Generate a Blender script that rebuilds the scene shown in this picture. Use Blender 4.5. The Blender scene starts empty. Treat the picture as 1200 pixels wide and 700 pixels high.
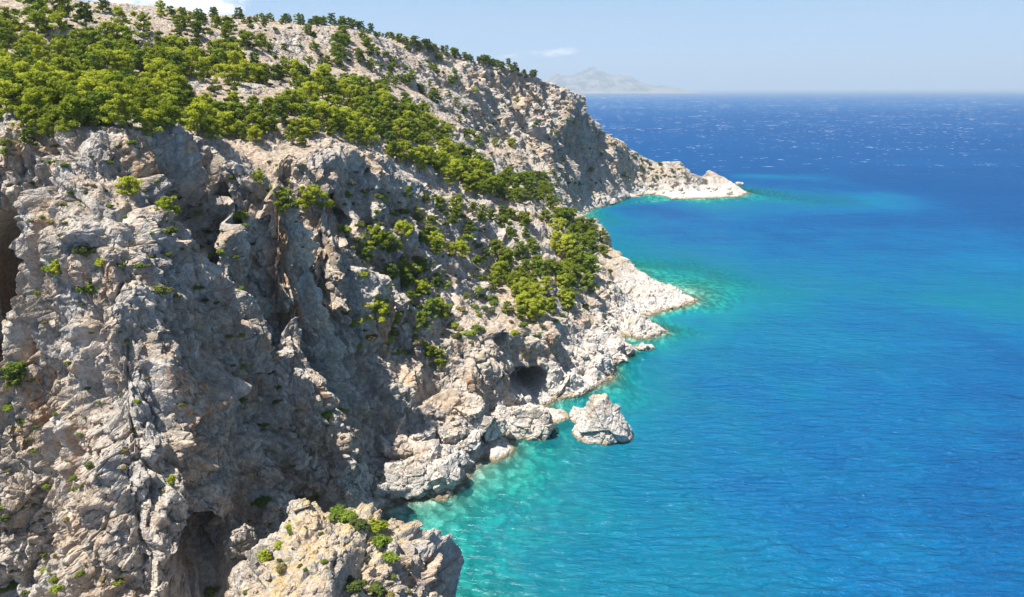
import bpy, bmesh, math, random, time
import numpy as np
from mathutils import Vector, Matrix
from mathutils.bvhtree import BVHTree
from mathutils.geometry import delaunay_2d_cdt
from concurrent.futures import ThreadPoolExecutor
T0 = time.time()
scene = bpy.context.scene
COL = scene.collection

# ------------------------------------------------------------------ camera
FPX = 811.0                       # focal length in pixels of a 1200 px wide frame
PITCH = math.atan((350-106.5)/FPX)
ROLL = math.radians(-0.22)
CAM_H = 100.0
cam_data = bpy.data.cameras.new("camera")
cam_data.sensor_width = 36.0
cam_data.lens = 36.0*FPX/1200.0
cam_data.clip_start = 0.5
cam_data.clip_end = 200000.0
cam = bpy.data.objects.new("camera", cam_data)
COL.objects.link(cam)
_fw = Vector((0, math.cos(PITCH), -math.sin(PITCH)))
_rt = Vector((1, 0, 0))
_up = _rt.cross(_fw)
rt = _rt*math.cos(ROLL) + _up*math.sin(ROLL)
up = _up*math.cos(ROLL) - _rt*math.sin(ROLL)
cam.matrix_world = Matrix(((rt.x, up.x, -_fw.x, 0), (rt.y, up.y, -_fw.y, 0),
                           (rt.z, up.z, -_fw.z, CAM_H), (0, 0, 0, 1)))
scene.camera = cam

# ------------------------------------------------------------------ sun, sky, exposure
SUN_ELEV = math.radians(64.0)
SUN_AZ = math.radians(204.0)      # direction TO the sun measured from +X counter-clockwise
EXPOSURE = 1.0
sdir = Vector((math.cos(SUN_AZ)*math.cos(SUN_ELEV), math.sin(SUN_AZ)*math.cos(SUN_ELEV), math.sin(SUN_ELEV)))
sun_data = bpy.data.lights.new("sun", 'SUN')
sun_data.energy = 5.0
sun_data.angle = math.radians(0.53)
sun_data.color = (1.0, 0.955, 0.89)
sun = bpy.data.objects.new("sun", sun_data)
COL.objects.link(sun)
sun.rotation_euler = sdir.to_track_quat('Z', 'Y').to_euler()
sun.location = (-200, 0, 400)

def N(nt, kind, **kw):
    n = nt.nodes.new(kind)
    for k, v in kw.items():
        if k.startswith('i_'):
            n.inputs[k[2:].replace('_', ' ')].default_value = v
        else:
            setattr(n, k, v)
    return n

class G:
    """tiny helper round a node tree"""
    def __init__(s, nt): s.nt = nt; s.L = nt.links.new
    def n(s, kind, **kw): return N(s.nt, kind, **kw)
    def setin(s, node, idx, v):
        if v is None: return
        if isinstance(v, bpy.types.NodeSocket): s.L(v, node.inputs[idx])
        else: node.inputs[idx].default_value = v
    def math(s, op, a, b=None, c=None, clamp=False):
        n = s.n('ShaderNodeMath', operation=op, use_clamp=clamp)
        s.setin(n, 0, a); s.setin(n, 1, b); s.setin(n, 2, c)
        return n.outputs[0]
    def ramp(s, v, a, b, lo=0.0, hi=1.0, smooth=True):
        n = s.n('ShaderNodeMapRange', interpolation_type='SMOOTHSTEP' if smooth else 'LINEAR')
        n.clamp = True
        s.setin(n, 0, v); s.setin(n, 1, a); s.setin(n, 2, b); s.setin(n, 3, lo); s.setin(n, 4, hi)
        return n.outputs[0]
    def mix(s, f, a, b, mode='MIX'):
        n = s.n('ShaderNodeMix', data_type='RGBA', blend_type=mode)
        n.clamp_factor = True
        s.setin(n, 0, f); s.setin(n, 6, col(a)); s.setin(n, 7, col(b))
        return n.outputs[2]
    def noise(s, vec, scale, detail=4.0, rough=0.55, dist=0.0, dim='3D'):
        n = s.n('ShaderNodeTexNoise', noise_dimensions=dim)
        s.setin(n, 'Vector', vec); n.inputs['Scale'].default_value = scale
        n.inputs['Detail'].default_value = detail; n.inputs['Roughness'].default_value = rough
        n.inputs['Distortion'].default_value = dist
        return n.outputs[0]
    def mapping(s, vec, loc=(0,0,0), rot=(0,0,0), scale=(1,1,1)):
        n = s.n('ShaderNodeMapping'); s.L(vec, n.inputs[0])
        n.inputs[1].default_value = loc; n.inputs[2].default_value = rot; n.inputs[3].default_value = scale
        return n.outputs[0]
def col(c):
    if isinstance(c, (tuple, list)) and len(c) == 3: return (c[0], c[1], c[2], 1.0)
    return c

world = bpy.data.worlds.new("World")
scene.world = world
world.use_nodes = True
wnt = world.node_tree
wnt.nodes.clear()
g = G(wnt)
sky = g.n('ShaderNodeTexSky', sky_type='NISHITA')
sky.sun_disc = False
sky.sun_elevation = SUN_ELEV
sky.sun_rotation = math.radians(90.0) - SUN_AZ     # 0 = +Y, clockwise
sky.altitude = 100.0
sky.air_density = 1.0
sky.dust_density = 0.1
sky.ozone_density = 3.0
tc = g.n('ShaderNodeTexCoord')
sep = g.n('ShaderNodeSeparateXYZ'); g.L(tc.outputs['Generated'], sep.inputs[0])
azi = g.math('ARCTAN2', sep.outputs[0], sep.outputs[1])
elev = g.math('ARCSINE', sep.outputs[2])
cmb = g.n('ShaderNodeCombineXYZ'); g.L(azi, cmb.inputs[0]); g.L(g.math('MULTIPLY', elev, 2.6), cmb.inputs[1])
cn = g.noise(cmb.outputs[0], 17.0, 8.0, 0.56, 0.25)
# fair-weather cumulus bank low behind the hill, a second smaller one over the island
def bump_az(c, w):
    d = g.math('DIVIDE', g.math('SUBTRACT', azi, math.radians(c)), math.radians(w))
    return g.math('EXPONENT', g.math('MULTIPLY', g.math('MULTIPLY', d, d), -1.0))
def bump_el(c, w):
    d = g.math('DIVIDE', g.math('SUBTRACT', elev, math.radians(c)), math.radians(w))
    return g.math('EXPONENT', g.math('MULTIPLY', g.math('MULTIPLY', d, d), -1.0))
m1 = g.math('MULTIPLY', g.math('MULTIPLY', bump_az(-24.0, 5.0), bump_el(6.6, 2.2)), 1.3)
m2 = g.math('MULTIPLY', g.math('MULTIPLY', bump_az(2.0, 5.0), bump_el(2.7, 0.9)), 0.80)
mm = g.math('MAXIMUM', m1, m2)
cl = g.ramp(g.math('ADD', cn, g.math('MULTIPLY', mm, 0.42)), 0.74, 0.92)
cl = g.math('MULTIPLY', cl, g.ramp(mm, 0.10, 0.45))
lit = g.math('ADD', 12.5, g.math('MULTIPLY', g.noise(cmb.outputs[0], 40.0, 5.0, 0.6), 3.0))
cc = g.n('ShaderNodeCombineXYZ')
for i, k in enumerate((1.0, 1.0, 1.03)): g.L(g.math('MULTIPLY', lit, k), cc.inputs[i])
# the milky blue of sea haze low over the horizon
hz = g.math('EXPONENT', g.math('MULTIPLY', g.math('MAXIMUM', elev, 0.0), -1/math.radians(13.0)))
hz = g.math('MULTIPLY', hz, 0.93)
skyh = g.mix(hz, sky.outputs[0], (4.3, 7.1, 11.2))
skyc = g.mix(cl, skyh, cc.outputs[0])
bg = g.n('ShaderNodeBackground'); g.L(skyc, bg.inputs[0]); bg.inputs[1].default_value = 0.05
wo = g.n('ShaderNodeOutputWorld'); g.L(bg.outputs[0], wo.inputs[0])

vs = scene.view_settings
vs.view_transform = 'Standard'; vs.look = 'None'; vs.gamma = 1.0; vs.exposure = EXPOSURE
vs.use_curve_mapping = False
scene.cycles.use_denoising = True
try: scene.cycles.denoiser = 'OPENIMAGEDENOISE'
except Exception: pass
scene.cycles.max_bounces = 6
scene.cycles.diffuse_bounces = 2
scene.cycles.glossy_bounces = 2
scene.cycles.transmission_bounces = 3
scene.cycles.volume_bounces = 0
scene.cycles.transparent_max_bounces = 8
scene.cycles.caustics_reflective = False
scene.cycles.caustics_refractive = False

# ------------------------------------------------------------------ survey: a point seen in the photograph becomes a place in the world
def ray(px, py):
    v = _fw + rt*((px-600.0)/FPX) + up*((350.0-py)/FPX)
    return v
def PY(px, py, Y):                # the place on that sight line Y metres north
    d = ray(px, py); t = Y/d.y
    return (d.x*t, Y, CAM_H + d.z*t)
def PZ(px, py, z=0.0):            # the place on that sight line at height z
    d = ray(px, py); t = (z-CAM_H)/d.z
    return (d.x*t, d.y*t, z)
def project(p):
    q = np.asarray(p, float) - np.array((0, 0, CAM_H))
    F = np.array(_fw); R = np.array(rt); U = np.array(up)
    dep = q@F
    return 600 + FPX*(q@R)/dep, 350 - FPX*(q@U)/dep, dep

# ------------------------------------------------------------------ noise in numpy
POOL = ThreadPoolExecutor(4)
def _chunked(fn, P, *a):
    n = len(P)
    if n < 40000: return fn(P, *a)
    parts = np.array_split(np.arange(n), max(4, n//60000))
    res = list(POOL.map(lambda ix: fn(P[ix], *a), parts))
    return np.concatenate(res, axis=0)
def _hash(ix, iy, iz, seed):
    h = (ix*np.int64(374761393) + iy*np.int64(668265263) + iz*np.int64(1440662683) + np.int64(seed*1013904223)) & np.int64(0xffffffff)
    h = ((h ^ (h >> 13))*np.int64(1274126177)) & np.int64(0xffffffff)
    h = ((h ^ (h >> 16))*np.int64(2246822519)) & np.int64(0xffffffff)
    return h ^ (h >> 15)
_GR = np.random.RandomState(3).normal(size=(256, 3)); _GR /= np.linalg.norm(_GR, axis=1)[:, None]
def _perlin(P, seed):
    I = np.floor(P).astype(np.int64); F = P - I
    W = F*F*F*(F*(F*6-15)+10)
    out = 0
    for dx in (0, 1):
        wx = W[:, 0] if dx else 1-W[:, 0]
        for dy in (0, 1):
            wy = W[:, 1] if dy else 1-W[:, 1]
            for dz in (0, 1):
                wz = W[:, 2] if dz else 1-W[:, 2]
                gidx = _hash(I[:, 0]+dx, I[:, 1]+dy, I[:, 2]+dz, seed) & 255
                gr = _GR[gidx]
                dot = gr[:, 0]*(F[:, 0]-dx) + gr[:, 1]*(F[:, 1]-dy) + gr[:, 2]*(F[:, 2]-dz)
                out = out + wx*wy*wz*dot
    return out*1.6
def perlin(P, scale, seed=0):
    return _chunked(lambda p: _perlin(p*np.asarray(scale), seed), P)
def fbm(P, scale, octs=4, rough=0.5, seed=0):
    s = np.asarray(scale, float); a = 1.0; out = 0; tot = 0
    for o in range(octs):
        out = out + a*perlin(P, s, seed+o*7); tot += a; a *= rough; s = s*2.03
    return out/tot
def ridged(P, scale, octs=4, rough=0.5, seed=0):
    s = np.asarray(scale, float); a = 1.0; out = 0; tot = 0
    for o in range(octs):
        out = out + a*(1-np.abs(perlin(P, s, seed+o*11))*2.2); tot += a; a *= rough; s = s*2.1
    return out/tot
def _blocks(P, seed, tilt):
    """cell noise whose cells are tilted facets: (offset, distance to the second cell minus the first)"""
    I = np.floor(P).astype(np.int64)
    b1 = np.full(len(P), 1e9); b2 = np.full(len(P), 1e9); off = np.zeros(len(P))
    for dx in (-1, 0, 1):
        for dy in (-1, 0, 1):
            for dz in (-1, 0, 1):
                cx, cy, cz = I[:, 0]+dx, I[:, 1]+dy, I[:, 2]+dz
                h = _hash(cx, cy, cz, seed)
                jx = ((h & 1023)/1023.0); jy = (((h >> 10) & 1023)/1023.0); jz = (((h >> 20) & 1023)/1023.0)
                ox = P[:, 0]-cx-jx; oy = P[:, 1]-cy-jy; oz = P[:, 2]-cz-jz
                d = ox*ox+oy*oy+oz*oz
                h2 = (h*np.int64(48271)) & np.int64(0x7fffffff)
                gr = _GR[h2 & 255]
                val = (((h2 >> 8) & 1023)/1023.0-0.5) + tilt*(gr[:, 0]*ox+gr[:, 1]*oy+gr[:, 2]*oz)
                c = d < b1
                b2 = np.where(c, b1, np.minimum(b2, d)); off = np.where(c, val, off); b1 = np.where(c, d, b1)
    return np.stack((off, np.sqrt(b2)-np.sqrt(b1)), axis=1)
def blocks(P, scale, seed=0, tilt=1.0):
    return _chunked(lambda p: _blocks(p*np.asarray(scale), seed, tilt), P)
def sstep(a, b, x):
    t = np.clip((x-a)/(b-a), 0, 1); return t*t*(3-2*t)
# ------------------------------------------------------------------ the lie of the land: surveyed points, triangulated
SURVEY = []      # list of polylines (breaklines) and loose points
def line(*pts): SURVEY.append(list(pts))
def pts(*ps):
    for p in ps: SURVEY.append([p])
# shoreline (z = 0), from the nose of the near knoll round to the far point
line((-2, 60, 0), (0, 84, 0), (-3, 98, 0), (-10, 110, 0), (-22, 118, 0), (-36, 132, 0), (-37, 146, 0),
     PZ(449,588), PZ(480,582), PZ(505,586), PZ(533,577), PZ(542,560), PZ(548,545), PZ(567,526), PZ(590,512), PZ(604,498), PZ(622,484),
     PZ(637,474), PZ(634,463), PZ(652,458), PZ(671,455), PZ(696,450), PZ(723,441), PZ(712,420), PZ(716,405), PZ(729,388), PZ(751,374),
     PZ(776,366), PZ(800,360), PZ(816,354), (86, 338, 0), (76, 352, 0), (66, 372, 0), (58, 400, 0), (50, 440, 0), (44, 490, 0),
     (48, 545, 0), PZ(672,250), PZ(688,247), PZ(714,241), PZ(740,232), PZ(754,231), PZ(771,236), PZ(790,234), PZ(814,233), PZ(864,231),
     (240, 705, 0), (230, 748, 0), (195, 772, 0), (150, 792, 0), (100, 825, 0), (60, 860, 0), (0, 900, 0), (-500, 950, 0))
# rim of the near cliffs
line((-150, 118, 84), (-108, 120, 87), PY(0,203,124), PY(30,185,128), PY(60,166,133), PY(110,158,139), PY(160,158,144), PY(200,166,152), PY(245,174,160), PY(285,176,160),
     PY(320,176,158), PY(345,180,159), PY(372,182,161))
line((-75, 196, 84), (-63, 196, 82), PY(396,171,206), PY(410,170,210), PY(440,180,222), PY(470,206,238), PY(500,224,252), PY(535,238,268), PY(575,258,282))
# buttress one
line((-150, 118, 72), (-115, 122, 81), PY(0,222,123), PY(46,258,121), PY(60,240,122), PY(120,235,125), PY(180,245,128), PY(210,262,132))
line(PY(56,300,123), PY(84,320,116), PY(120,325,112), PY(160,320,114), PY(205,330,121), PY(225,350,127))
line(PY(66,400,117), PY(94,400,110), PY(130,400,105), PY(175,395,110), PY(225,400,120), PY(250,420,128))
line(PY(74,500,111), PY(100,490,104), PY(135,475,100), PY(180,480,104), PY(255,480,118), PY(290,480,127))
line(PY(86,600,105), PY(108,600,98), PY(150,600,94), PY(205,590,100), PY(268,580,113), PY(312,570,124))
line(PY(96,720,99), PY(118,720,93), PY(155,720,90), PY(205,720,96), PY(240,710,104), PY(265,660,112), PY(300,600,121))
line((-70, 80, 4), (-58, 82, 2), (-46, 88, 4), (-44, 96, 12))
# behind the left edge of buttress one: the bouldery recess and cave wall
line(PY(46,300,143), PY(46,400,141), PY(50,480,135), PY(48,540,127), PY(62,620,116), PY(76,700,109))
line((-125, 135, 52), PY(0,420,137), PY(0,500,131), PY(0,560,124), PY(0,640,115), PY(0,720,107), (-80, 90, -1))
line((-140, 128, 78), PY(-20,240,131), PY(10,262,130), PY(30,262,128))
pts((-115, 128, 60), (-150, 100, 25), (-150, 70, 0), (-110, 90, 10), (-100, 60, 0), (-200, 100, 20), (-200, 60, 0), (-60, 60, -3))
# gully between the buttresses
line(PY(230,200,166), PY(240,235,166), PY(246,300,163), PY(264,380,158), PY(300,460,154), PY(342,535,149), PY(385,570,149), PY(430,588,151))
line(PY(208,215,146), PY(222,300,142), PY(245,380,141), PY(285,460,141), PY(330,545,140), PY(330,590,134))
line(PY(262,230,150), PY(268,300,144), PY(285,370,146), PY(325,450,148), PY(362,510,150))
# buttress two
line((-41, 170, 16), (-46, 174, 26), (-52, 180, 40), (-58, 184, 56), (-66, 190, 74))
pts((-50, 168, 50), (-60, 176, 70), (-45, 184, 40))
line(PY(272,215,152), PY(300,225,149), PY(330,220,152), PY(352,215,157))
line(PY(265,262,142), PY(300,268,139), PY(345,258,145), PY(370,262,155), PY(380,275,162))
line(PY(268,310,139), PY(300,330,136), PY(345,330,146), PY(380,335,157), PY(396,345,165))
line(PY(318,410,141), PY(345,415,146), PY(378,415,156), PY(400,425,164))
line(PY(352,480,147), PY(378,490,155), PY(400,500,162), PY(404,530,161))
# the recess to its right, sunlit far wall
line(PY(388,193,183), PY(404,240,196), PY(420,275,208), PY(424,300,200), PY(414,350,184))
line(PY(370,200,166), PY(380,240,168), PY(390,280,168), PY(400,320,168))
line(PY(420,195,214), PY(436,225,215), PY(450,255,217))
pts( PY(470,280,214), PY(440,280,204), PY(440,350,192), PY(465,340,198), PY(435,320,192))
line(PY(100,185,138), PY(140,208,139.5), PY(175,228,142), PY(200,246,146), PY(212,262,148))
# slope and cliff down to the boulder beach
line(PY(408,420,178), PY(430,405,184), PY(465,400,190), PY(500,398,195), PY(540,385,203), PY(580,385,205), PY(612,398,213))
line(PY(406,480,165), PY(430,480,167.5), PY(465,478,172), PY(500,455,182), PY(530,440,187), PY(560,430,193), PY(590,440,199))
line(PY(405,545,162), PY(440,535,165), PY(468,518,171), PY(498,485,183), PY(530,478,187), PY(560,476,191), PY(595,470,199))
pts(PY(470,560,158), PY(515,555,161), PY(515,530,165), PY(545,515,173), PY(575,500,182), PY(440,570,153), PY(500,510,175))
# tree slope
pts(PY(480,225,240), PY(500,270,236), PY(500,320,217), PY(500,360,204), PY(540,280,252), PY(540,340,224), PY(580,300,266), PY(580,350,238),
    PY(620,290,280), PY(620,340,248), PY(650,310,283), PY(650,360,250), PY(690,300,345), PY(690,340,290), PY(700,370,272), PY(640,390,228),
    PY(610,270,300), PY(650,260,330), PY(690,275,385), PY(470,300,210), PY(460,370,192), PY(500,370,200), PY(600,320,262))
line(PY(702,262,400), PY(713,278,385), PY(722,294,372), PY(751,314,355), PY(776,329,343), PY(800,342,333), PY(814,350,329))
pts(PY(740,345,318), PY(770,348,322), PY(740,365,284), PY(715,385,258), PY(680,395,240), PY(700,350,290), PY(720,325,330))
# cave headland
line(PY(600,460,200), PY(618,400,214), PY(632,396,219), PY(650,402,221), PY(668,420,220), PY(700,438,228), PY(716,436,235))
line(PY(604,468,200), PY(620,470,208), PY(640,456,215), PY(660,450,220))
pts(PY(690,415,233), PY(700,405,240), PY(670,400,232), PY(715,425,240))
# wooded bench above the near cliffs and the hill behind
pts((-150, 135, 92), (-110, 140, 94), PY(0,150,150), PY(60,140,155), PY(150,140,162), PY(250,150,180), PY(330,155,190), PY(385,155,222), PY(0,100,190), PY(100,100,200),
    PY(200,105,225), PY(280,118,225), PY(340,120,245), PY(400,140,255), PY(250,95,250), PY(330,98,290), PY(0,60,235), PY(100,60,245), PY(200,70,275), PY(300,75,300),
    PY(0,20,270), PY(100,20,290), PY(180,29,310), PY(160,50,270), PY(240,50,310), PY(300,45,340), PY(350,70,350), PY(400,100,310), PY(440,130,290),
    PY(470,165,280), PY(510,190,305), PY(550,205,325), PY(600,228,345), PY(640,240,380), PY(670,245,430), (-150, 250, 122), (-260, 250, 125), (-260, 130, 92), (-260, 400, 150), (-330, 80, 70))
line(PY(0,-10,310), PY(100,6,330), PY(186,24,340), PY(250,29,370), PY(321,34,400), PY(350,33,420), PY(404,32,445), PY(436,37,465), PY(475,57,515), PY(550,70,575), PY(593,78,600),
     PY(630,88,618), PY(669,102,635), PY(680,116,648), PY(694,136,665), PY(723,161,690), PY(754,182,712), PY(768,190,716), PY(785,189,720), PY(800,188,722), PY(826,196,722), PY(845,207,716), PY(858,217,706))
line(PY(400,53,415), PY(440,60,430), PY(480,78,470), PY(540,92,530))
line(PY(380,80,385), PY(430,85,400), PY(480,105,430), PY(540,118,500))
pts(PY(440,120,330), PY(480,130,350), PY(520,150,370), PY(540,175,350), PY(580,190,390), PY(620,215,430), PY(500,115,410))
# the far ridge: cliff band and talus
line(PY(545,98,540), PY(575,98,575), PY(605,108,595), PY(640,118,610), PY(665,128,620))
line(PY(560,165,500), PY(600,168,545), PY(635,172,570), PY(655,165,590), PY(680,160,640), PY(700,168,665))
pts(PY(580,185,460), PY(620,195,510), PY(650,210,540), PY(660,225,540), PY(690,205,632), PY(715,200,665), PY(740,212,697), PY(700,228,622), PY(730,225,685), PY(760,213,702),
    PY(800,208,706), PY(830,213,704), PY(780,225,690), PY(820,224,698), PY(845,222,697), PY(680,180,635), PY(645,190,560))
# the near knoll
line((-53, 92, 0), (-53, 100, 5), (-53.5, 108, 11))
line((-44, 86, 12), PY(266,700,92), PY(276,640,97), PY(290,600,101), PY(330,590,103), PY(370,584,103), PY(410,583,102), PY(445,587,101), PY(470,600,100), PY(495,622,99), PY(520,655,98), PY(545,690,97), PY(556,712,95))
line(PY(300,700,84), PY(310,640,93), PY(350,605,98), PY(400,610,97), PY(430,625,95))
line(PY(350,720,79), PY(360,660,87), PY(400,660,87), PY(430,690,84), PY(440,740,80))
line(PY(440,600,99), PY(455,640,95), PY(480,690,91), PY(500,740,87))
pts((-40, 70, 34), (-25, 60, 28), (-55, 70, 5), (-10, 70, 5), (-28, 80, 36))
line((-46, 112, 8), (-36, 112, 12), (-26, 110, 12), (-17, 106, 8), (-8, 96, 6), (-5, 85, 4))
line((-50, 124, 6), (-44, 130, 4), (-40, 140, 3))
# off to the sides and far inland
pts((-60, 40, 20), (-20, 30, 10), (-500, 900, 120), (-200, 860, 70), (-60, 800, 60), (20, 760, 60), (-400, 500, 170), (-200, 500, 150), (-200, 700, 120), (-60, 650, 122), (-60, 540, 135), (-500, 250, 130), (-500, 60, 60))
# sea bed (depths read from the colour of the water)
pts(PZ(500,600,-2.0), PZ(560,590,-3), PZ(580,560,-2.2), PZ(620,540,-3), PZ(560,640,-5), PZ(600,690,-6.5), PZ(640,600,-5), PZ(660,550,-5), PZ(700,560,-7), PZ(690,640,-8), PZ(660,480,-3.5), PZ(662,500,-2.5),
    PZ(650,468,-3), PZ(700,470,-3.5), PZ(745,500,-8), PZ(760,560,-12), PZ(760,640,-13), PZ(740,700,-12), PZ(820,680,-16), PZ(740,450,-6), PZ(760,420,-5), PZ(800,400,-11), PZ(830,370,-4), PZ(825,352,-1.5), PZ(850,338,-3.5), PZ(830,325,-5), PZ(800,330,-5),
    PZ(870,350,-5), PZ(800,450,-12), PZ(850,420,-12), PZ(850,500,-17), PZ(900,400,-12), PZ(900,340,-13), PZ(960,368,-11), PZ(1060,374,-12), PZ(1120,376,-9), PZ(1180,375,-8), PZ(1250,372,-9), PZ(1180,350,-17), PZ(1000,340,-20), PZ(950,620,-20), PZ(1000,500,-19), PZ(1100,480,-22), PZ(1000,420,-20), PZ(1100,420,-19),
    PZ(890,690,-14), PZ(950,700,-20), PZ(1150,650,-24), PZ(1190,500,-26), PZ(900,600,-19), PZ(780,300,-21), PZ(740,300,-13), PZ(850,300,-26), PZ(950,300,-30), PZ(1100,300,-34),
    PZ(720,270,-20), PZ(740,255,-19), PZ(700,249,-4), PZ(720,245,-4), PZ(755,236,-6), PZ(775,242,-8), PZ(820,242,-17), PZ(820,260,-30), PZ(870,240,-6), PZ(878,226,-5), PZ(900,234,-6), PZ(930,240,-5), PZ(980,247,-8), PZ(1030,253,-15), PZ(870,214,-10), PZ(960,222,-26), PZ(1100,260,-36), PZ(1180,230,-40),
    PZ(760,280,-30), (40, 60, -14), (100, 60, -22), (20, 90, -10), (250, 60, -30), (8, 110, -6), (430, 60, -38), (430, 300, -30), (430, 600, -42), (430, 960, -45), (250, 900, -40), (150, 960, -40),
    (260, 790, -30), (30, 40, -12), (-60, 30, 5), (430, 20, -38), (100, 20, -25), (-500, 20, 30), (-500, 1000, 0), (70, 450, -10), (64, 520, -10))
X0, X1, Y0, Y1, GS = -260.0, 430.0, 40.0, 900.0, 0.75
def build_base():
    verts, edges, zz = [], [], []
    for pl in SURVEY:
        k0 = len(verts)
        for p in pl: verts.append(Vector((p[0], p[1]))); zz.append(p[2])
        for k in range(k0, len(verts)-1): edges.append((k, k+1))
    vo, eo, fo, ov, oe, of = delaunay_2d_cdt(verts, edges, [], 0, 0.05)
    V = np.array([(v.x, v.y) for v in vo]); Z = np.zeros(len(vo))
    for i, src in enumerate(ov):
        if len(src): Z[i] = np.mean([zz[s] for s in src])
        else: Z[i] = np.nan
    known = ~np.isnan(Z)
    for i in np.where(~known)[0]:                 # crossing of two breaklines
        d = np.hypot(*(V[known]-V[i]).T); k = np.argsort(d)[:3]
        w = 1/(d[k]+1e-3); Z[i] = (Z[known][k]*w).sum()/w.sum()
    nx, ny = int((X1-X0)/GS)+1, int((Y1-Y0)/GS)+1
    H = np.full((ny, nx), -40.0)
    for f in fo:
        if len(f) != 3: continue
        a, b, c = V[f[0]], V[f[1]], V[f[2]]
        i0 = max(0, int((min(a[0], b[0], c[0])-X0)/GS)); i1 = min(nx-1, int((max(a[0], b[0], c[0])-X0)/GS)+1)
        j0 = max(0, int((min(a[1], b[1], c[1])-Y0)/GS)); j1 = min(ny-1, int((max(a[1], b[1], c[1])-Y0)/GS)+1)
        if i1 < i0 or j1 < j0: continue
        gx, gy = np.meshgrid(X0+np.arange(i0, i1+1)*GS, Y0+np.arange(j0, j1+1)*GS)
        d = (b[1]-c[1])*(a[0]-c[0])+(c[0]-b[0])*(a[1]-c[1])
        if abs(d) < 1e-9: continue
        l1 = ((b[1]-c[1])*(gx-c[0])+(c[0]-b[0])*(gy-c[1]))/d
        l2 = ((c[1]-a[1])*(gx-c[0])+(a[0]-c[0])*(gy-c[1]))/d
        l3 = 1-l1-l2
        m = (l1 > -1e-6) & (l2 > -1e-6) & (l3 > -1e-6)
        H[j0:j1+1, i0:i1+1][m] = (l1*Z[f[0]]+l2*Z[f[1]]+l3*Z[f[2]])[m]
    return H
def gblur(H, sig):
    r = int(3*sig)+1; k = np.exp(-0.5*(np.arange(-r, r+1)/sig)**2); k /= k.sum()
    P = np.pad(H, r, mode='edge')
    P = sum(k[i]*P[i:i+H.shape[0], :] for i in range(2*r+1))
    return sum(k[i]*P[:, i:i+H.shape[1]] for i in range(2*r+1))
HB = build_base()
H_s = gblur(HB, 2.2)
H_far = gblur(HB, 2.6)
_yy = (Y0+np.arange(HB.shape[0])*GS)[:, None]
w = sstep(230, 420, _yy)
HG = H_s*(1-w)+H_far*w
_xx = (X0+np.arange(HB.shape[1])*GS)[None, :]
w = 0.85*sstep(26, 12, np.sqrt((_xx+64)**2+(_yy-98)**2))*sstep(120, 112, _yy)
HG = HG*(1-w)+gblur(HB, 6.5)*w
def bil(A, x, y):
    fx = np.clip((x-X0)/GS, 0, A.shape[1]-1.001); fy = np.clip((y-Y0)/GS, 0, A.shape[0]-1.001)
    i = fx.astype(int); j = fy.astype(int); u = fx-i; v = fy-j
    return A[j, i]*(1-u)*(1-v)+A[j, i+1]*u*(1-v)+A[j+1, i]*(1-u)*v+A[j+1, i+1]*u*v
def _bsp(XY, A):
    fx = np.clip((XY[:, 0]-X0)/GS, 1, A.shape[1]-3.001); fy = np.clip((XY[:, 1]-Y0)/GS, 1, A.shape[0]-3.001)
    i = fx.astype(int); j = fy.astype(int); u = fx-i; v = fy-j
    def wt(t): return ((1-t)**3/6, (3*t**3-6*t*t+4)/6, (-3*t**3+3*t*t+3*t+1)/6, t**3/6)
    wu, wv = wt(u), wt(v); out = 0
    for b_ in range(4):
        row = 0
        for a_ in range(4): row = row+wu[a_]*A[j+b_-1, i+a_-1]
        out = out+wv[b_]*row
    return out
def smooth_at(A, x, y): return _chunked(_bsp, np.stack((x, y), 1), A)
gy_, gx_ = np.gradient(gblur(HG, 2.0), GS)
sy_, sx_ = np.gradient(gblur(HG, 3.2), GS)
print('base', time.time()-T0)

wy_, wx_ = np.gradient(gblur(HG, 6.4), GS)
def wide_normal(x, y):
    nx, ny = -bil(wx_, x, y), -bil(wy_, x, y); l = np.sqrt(nx*nx+ny*ny+1)
    return np.stack((nx/l, ny/l, 1/l), 1)
def base_normal(x, y, soft=True):
    a, b = (sx_, sy_) if soft else (gx_, gy_)
    nx, ny = -smooth_at(a, x, y), -smooth_at(b, x, y)
    l = np.sqrt(nx*nx+ny*ny+1)
    return np.stack((nx/l, ny/l, 1/l), 1)
def ell(P, c, r):
    """soft ellipsoid weight: 1 at its centre, 0 outside"""
    d = np.sqrt((((P-np.array(c))/np.array(r))**2).sum(1))
    return 1-sstep(0.62, 1.0, d)
CAVES = [  # centre, radii, push
    (PY(614,448,205), (6.5, 9, 4.5), (-6, 20, -1.0)),
    (PY(240,285,150), (6, 16, 20), (-3, 15, 0)),
    (PY(262,385,149), (5, 12, 15), (-2, 9, 0)),
    (PY(404,238,188), (6.5, 16, 12), (-5, 17, 0)),
    (PY(633,449,211), (9.5, 9, 5), (-6, 20, -1.5)),
    ((-103, 137, 60), (15, 20, 19), (-10, 46, -6)),
    (PY(226,668,104), (8.5, 9, 11), (-7, 15, 2)),
    (PY(680,382,240), (4, 5, 2.4), (-3, 7, -1.0)),
    (PY(696,398,236), (4, 5, 2.6), (-3, 7, -0.5)),
    (PY(594,397,205), (6, 5, 2.2), (-2, 4, -0.5)),
]
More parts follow.
